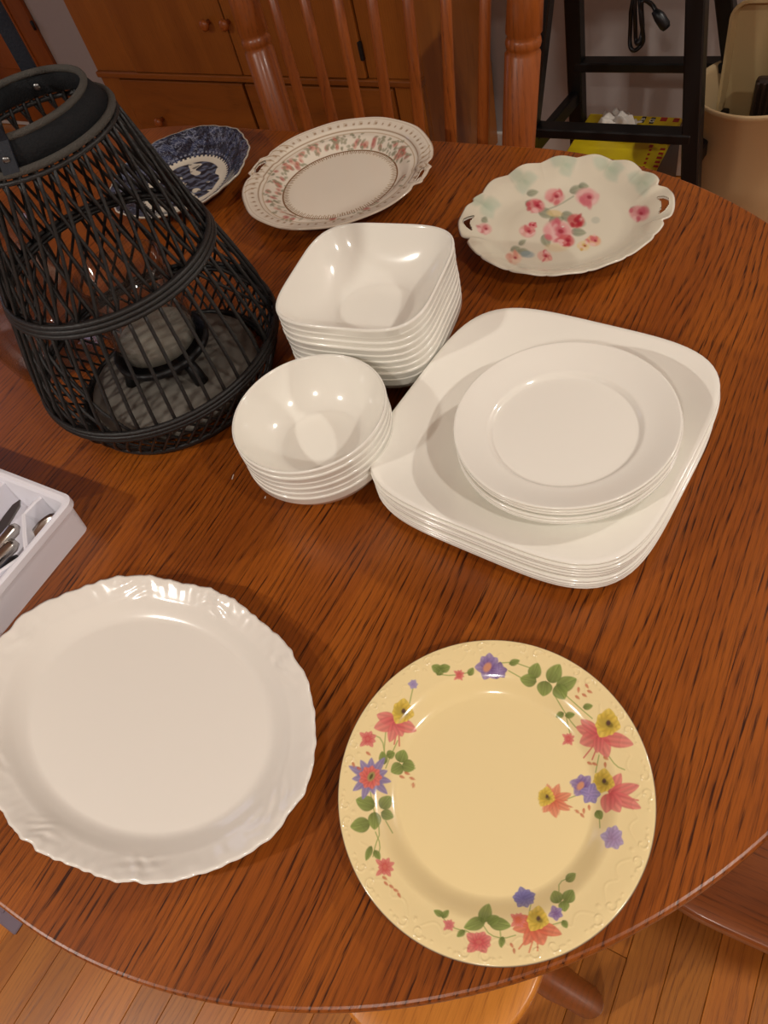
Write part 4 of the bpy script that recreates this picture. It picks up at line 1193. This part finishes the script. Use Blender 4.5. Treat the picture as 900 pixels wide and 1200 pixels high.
d = cb('drawer', -1.40, -.895, CY - .006, CY + .016, .20, ZL - .014, 'cab_wood_x', .003); knob(d, -1.279, .322)
d = cb('drawer', -.885, -.385, CY - .006, CY + .016, .20, ZL - .014, 'cab_wood_x', .003); knob(d, -.50, .322)
cb('stile', CXL, -1.403, CY, CY + .02, .06, ZL - .01); cb('stile', -.382, CXR, CY, CY + .02, .06, ZL - .01)
cb('rail', -1.403, -.382, CY, CY + .02, .06, .196, 'cab_wood_x')

# oak door and casing on the back wall, left of the sideboard
dx = -2.262
d1 = box('door_1', dx - .80, dx - .004, Y1 - .018, Y1 - .001, .01, 2.03, 'chair_wood', bev=.003); tag(d1, 'reddish oak door in the back wall', kind='structure')
for nm, x0, x1, z0, z1 in (('door_panel', dx - .70, dx - .46, .25, .95), ('door_panel', dx - .34, dx - .10, .25, .95), ('door_panel', dx - .70, dx - .46, 1.1, 1.9), ('door_panel', dx - .34, dx - .10, 1.1, 1.9)):
    p = box(nm, x0, x1, Y1 - .024, Y1 - .018, z0, z1, 'chair_wood', bev=.003); child_world(p, d1)
for z in (.42, 1.1, 1.8):
    h_ = tube('hinge', [(0, 0, -.016), (0, 0, 0), (0, 0, .016)], .006, 'iron', None, 10); h_.location = (dx + .002, Y1 - .022, z); child_world(h_, d1)

# ------------------------------------------------------------------ black bar stool
bs_ = thing('black_stool', 'tall black painted wooden bar stool beside the waste bin', 'stool', (.235, 1.32, 0))
def beam(name, A, B, w, d, mat, parent):
    A, B = Vector(A), Vector(B); z = (B - A).normalized(); L = (B - A).length
    o = link(name, box_me(name, -w / 2, w / 2, -d / 2, d / 2, 0, L, .003, 1), mat, parent, smooth=False)
    o.location = A
    q = z.to_track_quat('Z', 'Y'); o.rotation_mode = 'QUATERNION'; o.rotation_quaternion = q
    return o
def rel(x, y, z): return (x - .235, y - 1.32, z)
def leg_line(xb, zb, xt, zt, yb, yt):
    def at(z): u = (z - zb) / (zt - zb); return rel(xb + (xt - xb) * u, yb + (yt - yb) * u, z)
    return at
LA = leg_line(.034, .383, .069, .684, 1.185, 1.225); LCc = leg_line(.416, .321, .375, .678, 1.185, 1.225)
LB = leg_line(.059, .30, .056, .58, 1.46, 1.44); LD = leg_line(.421, .436, .390, .575, 1.46, 1.44)
for f_ in (LA, LCc, LB, LD):
    p0, p1 = Vector(f_(0.0)), Vector(f_(.76))
    zdir = (p1 - p0).normalized(); L_ = (p1 - p0).length
    # upright beams kept square to the room
    bm = bmesh.new(); vs = []
    for p in (p0, p1):
        for sx in (-1, 1):
            for sy in (-1, 1): vs.append(bm.verts.new((p.x + sx * .0185, p.y + sy * .0185, p.z)))
    for q in ((0, 1, 3, 2), (4, 6, 7, 5), (0, 2, 6, 4), (1, 5, 7, 3), (0, 4, 5, 1), (2, 3, 7, 6)): bm.faces.new([vs[i] for i in q])
    bmesh.ops.bevel(bm, geom=list(bm.edges), offset=.003, segments=1, affect='EDGES')
    link('leg', bm_mesh('leg', bm), 'black_wood', bs_, smooth=False)
beam('rung', LA(.418), LCc(.418), .040, .022, 'black_wood', bs_)
beam('rung', LB(.438), LD(.438), .040, .022, 'black_wood', bs_)
beam('rung', LA(.36), LB(.36), .022, .036, 'black_wood', bs_)
beam('rung', LCc(.36), LD(.36), .022, .036, 'black_wood', bs_)
link('seat', box_me('seat', -.205, .205, -.165, .165, .76, .80, .012, 3), 'black_wood', bs_, smooth=False)

# cord hanging off the stool
cd = thing('power_lead', 'coiled black power lead with plug hanging under the black stool', 'power lead', (.235, 1.40, 0))
c1 = aty(745, 30, 1.40)
P = []
cx, cz = c1[0], c1[2]
pts = [(cx - .012, .757), (cx - .008, cz + .07), (cx - .012, cz + .02), (cx - .012, cz - .035), (cx + .004, cz - .05), (cx + .018, cz - .03), (cx + .010, cz + .03), (cx - .004, cz + .075), (cx - .002, cz + .03), (cx + .000, cz - .028), (cx + .010, cz - .034), (cx + .014, cz - .01), (cx + .012, cz + .05), (cx + .03, cz + .04), (cx + .05, cz + .018)]
q = []
for i in range(len(pts) - 1):
    p0, p1, p2, p3 = (np.array(pts[min(max(i + k, 0), len(pts) - 1)]) for k in (-1, 0, 1, 2))
    for u in np.linspace(0, 1, 6, endpoint=False):
        q.append(.5 * ((2 * p1) + (-p0 + p2) * u + (2 * p0 - 5 * p1 + 4 * p2 - p3) * u * u + (-p0 + 3 * p1 - 3 * p2 + p3) * u ** 3))
q.append(np.array(pts[-1]))
tube('cable', [(x - .235, .006 * math.sin(i * .5), z) for i, (x, z) in enumerate(q)], .0048, 'black_plastic', cd, 8)
ex, ez = pts[-1]
pl = tube('plug', [(ex - .235 - .012, 0, ez + .012), (ex - .235, 0, ez), (ex - .235 + .014, 0, ez - .018), (ex - .235 + .018, 0, ez - .024)], [.007, .012, .012, .009], 'black_plastic', cd, 10)

# ------------------------------------------------------------------ yellow box on the floor
yx0, yx1, yy0, yy1, yz = .082, .320, 1.238, 1.485, .30
yb = thing('yellow_box', 'large yellow cardboard box with red printing under the black stool', 'box', ((yx0 + yx1) / 2, (yy0 + yy1) / 2, 0))
def yl(name, me, mat): return link(name, me, mat, yb, smooth=False)
hx, hy = (yx1 - yx0) / 2, (yy1 - yy0) / 2
yl('carton', box_me('carton', -hx, hx, -hy, hy, 0, yz, .004, 1), 'yellow')
yl('side_print', box_me('side_print', hx, hx + .0006, -hy + .006, hy - .006, .01, yz - .01), 'dark_print')
def mark(x0, x1, y0, y1, mat): yl('print_mark', box_me('print_mark', x0 - (yx0 + yx1) / 2, x1 - (yx0 + yx1) / 2, y0 - (yy0 + yy1) / 2, y1 - (yy0 + yy1) / 2, yz, yz + .0006), mat)
def pmark(px0, px1, py0, py1, mat):
    A, B = atz(px0, py1, yz), atz(px1, py0, yz); mark(A[0], B[0], A[1], B[1], mat)
pmark(773, 783, 138, 142, 'red'); pmark(788, 797, 139, 143, 'red'); pmark(772, 779, 166, 169, 'red'); pmark(760, 766, 170, 173, 'red')
for k in range(5): pmark(773 - k * 2, 780 - k * 2, 174 + k * 5, 176 + k * 5, 'red'); pmark(760 - k * 2, 764 - k * 2, 175 + k * 5, 177 + k * 5, 'red')
pmark(749, 758, 137, 144, 'blackink'); pmark(760, 769, 138, 145, 'blackink')
def text_mark(s, px, py, size, mat):
    cu = bpy.data.curves.new('lettering', 'FONT'); cu.body = s; cu.size = size; cu.extrude = .0004; cu.align_x = 'CENTER'; cu.align_y = 'CENTER'
    o = bpy.data.objects.new('lettering_tmp', cu); COL.objects.link(o)
    dg = bpy.context.evaluated_depsgraph_get(); me = bpy.data.meshes.new_from_object(o.evaluated_get(dg)); bpy.data.objects.remove(o, do_unlink=True)
    w = atz(px, py, yz); r = link('lettering', me, mat, yb, smooth=False)
    r.location = (w[0] - (yx0 + yx1) / 2, w[1] - (yy0 + yy1) / 2, yz + .0011)
text_mark('P', 753, 141, .020, 'paper'); text_mark('G', 764, 142, .020, 'paper')
# crumpled tissue lying on the box
def tissue():
    w = atz(722, 148, yz + .01); n = 22; V = []
    for j in range(n):
        for i in range(n):
            u, v = i / (n - 1) - .5, j / (n - 1) - .5
            z = .034 * smooth((.46 - max(abs(u), abs(v))) / .16) * (1 + .16 * math.sin(u * 13 + v * 5) + .10 * math.sin(v * 21)) + .004 * math.sin(u * 23 + 9 * v)
            V.append((u * .10 + .006 * math.sin(v * 15), v * .085, max(float(z), .001)))
    F = [(j * n + i, j * n + i + 1, (j + 1) * n + i + 1, (j + 1) * n + i) for j in range(n - 1) for i in range(n - 1)]
    o = link('tissue', mesh_np('tissue', np.array(V), [np.array(F)]), 'paper', loc=(w[0], w[1], yz + .001))
    o.modifiers.new('thick', 'SOLIDIFY').thickness = .0012
    tag(o, 'crumpled white tissue lying on top of the yellow box', 'tissue')
tissue()

# ------------------------------------------------------------------ waste bin and its contents
bc = atz(892, 97, .45)
bn = thing('waste_bin', 'beige plastic waste bin beside the black stool', 'bin', (bc[0], bc[1], 0))
lathe('bin_wall', [(0, .002), (.105, .0), (.110, .004), (.122, .25), (.134, .435), (.139, .440), (.141, .448), (.138, .452), (.134, .450), (.131, .435), (.118, .25), (.106, .008), (0, .008)], 'beige', bn, 64)
bt = thing('plastic_tray', 'tan plastic tray with rounded corners standing in the waste bin', 'tray', (bc[0], bc[1] + .020, .009))
def rrect_frame():
    bm = bmesh.new()
    def lp(hx, hz, y, rc, n=7):
        vs = []
        for cx, cz, a0 in ((hx - rc, hz - rc, 0), (-hx + rc, hz - rc, PI / 2), (-hx + rc, -hz + rc, PI), (hx - rc, -hz + rc, 1.5 * PI)):
            for k in range(n): a = a0 + k * (PI / 2) / (n - 1); vs.append(bm.verts.new((cx + rc * math.cos(a), y, cz + .30 + rc * math.sin(a))))
        return vs
    L = [lp(.078, .29, .012, .03), lp(.085, .30, -.012, .035), lp(.085, .30, -.016, .035), lp(.079, .294, -.016, .030), lp(.072, .286, .008, .026)]
    for a, b in zip(L, L[1:]):
        n = len(a)
        for j in range(n): bm.faces.new((a[j], a[(j + 1) % n], b[(j + 1) % n], b[j]))
    bm.faces.new(L[0]); bm.faces.new(L[-1])
    return bm_mesh('tray_shell', bm)
link('tray_shell', rrect_frame(), 'tan', bt, smooth=False)
rk = thing('slatted_basket', 'dark brown slatted basket sticking up out of the waste bin', 'basket', (bc[0] + .045, bc[1] - .045, .20))
link('backing', box_me('backing', -.05, .05, -.012, .012, 0, .285, .008, 2), 'brown_slats', rk, smooth=False)
for k in range(8): link('slat', box_me('slat', -.047 + k * .0125, -.047 + k * .0125 + .007, -.019, -.011, .004, .280, .002, 1), 'brown_slats', rk, smooth=False)

# a few crumbs on the table top: small specks of white lint
for (x, y, k, lab) in ((273, 559, 1.0, 'thin white lint thread on the table beside the round bowls'), (311, 583, .45, 'tiny white crumb on the table below the round bowls')):
    w = atz(x, y, TZ)
    o = link('lint_speck', box_me('lint_speck', -.0035 * k, .0035 * k, -.0006, .0006, 0, .0006, .0002, 1), 'paper', loc=(w[0], w[1], TZ))
    o.rotation_euler = (0, 0, 1.9)
    tag(o, lab, 'lint')
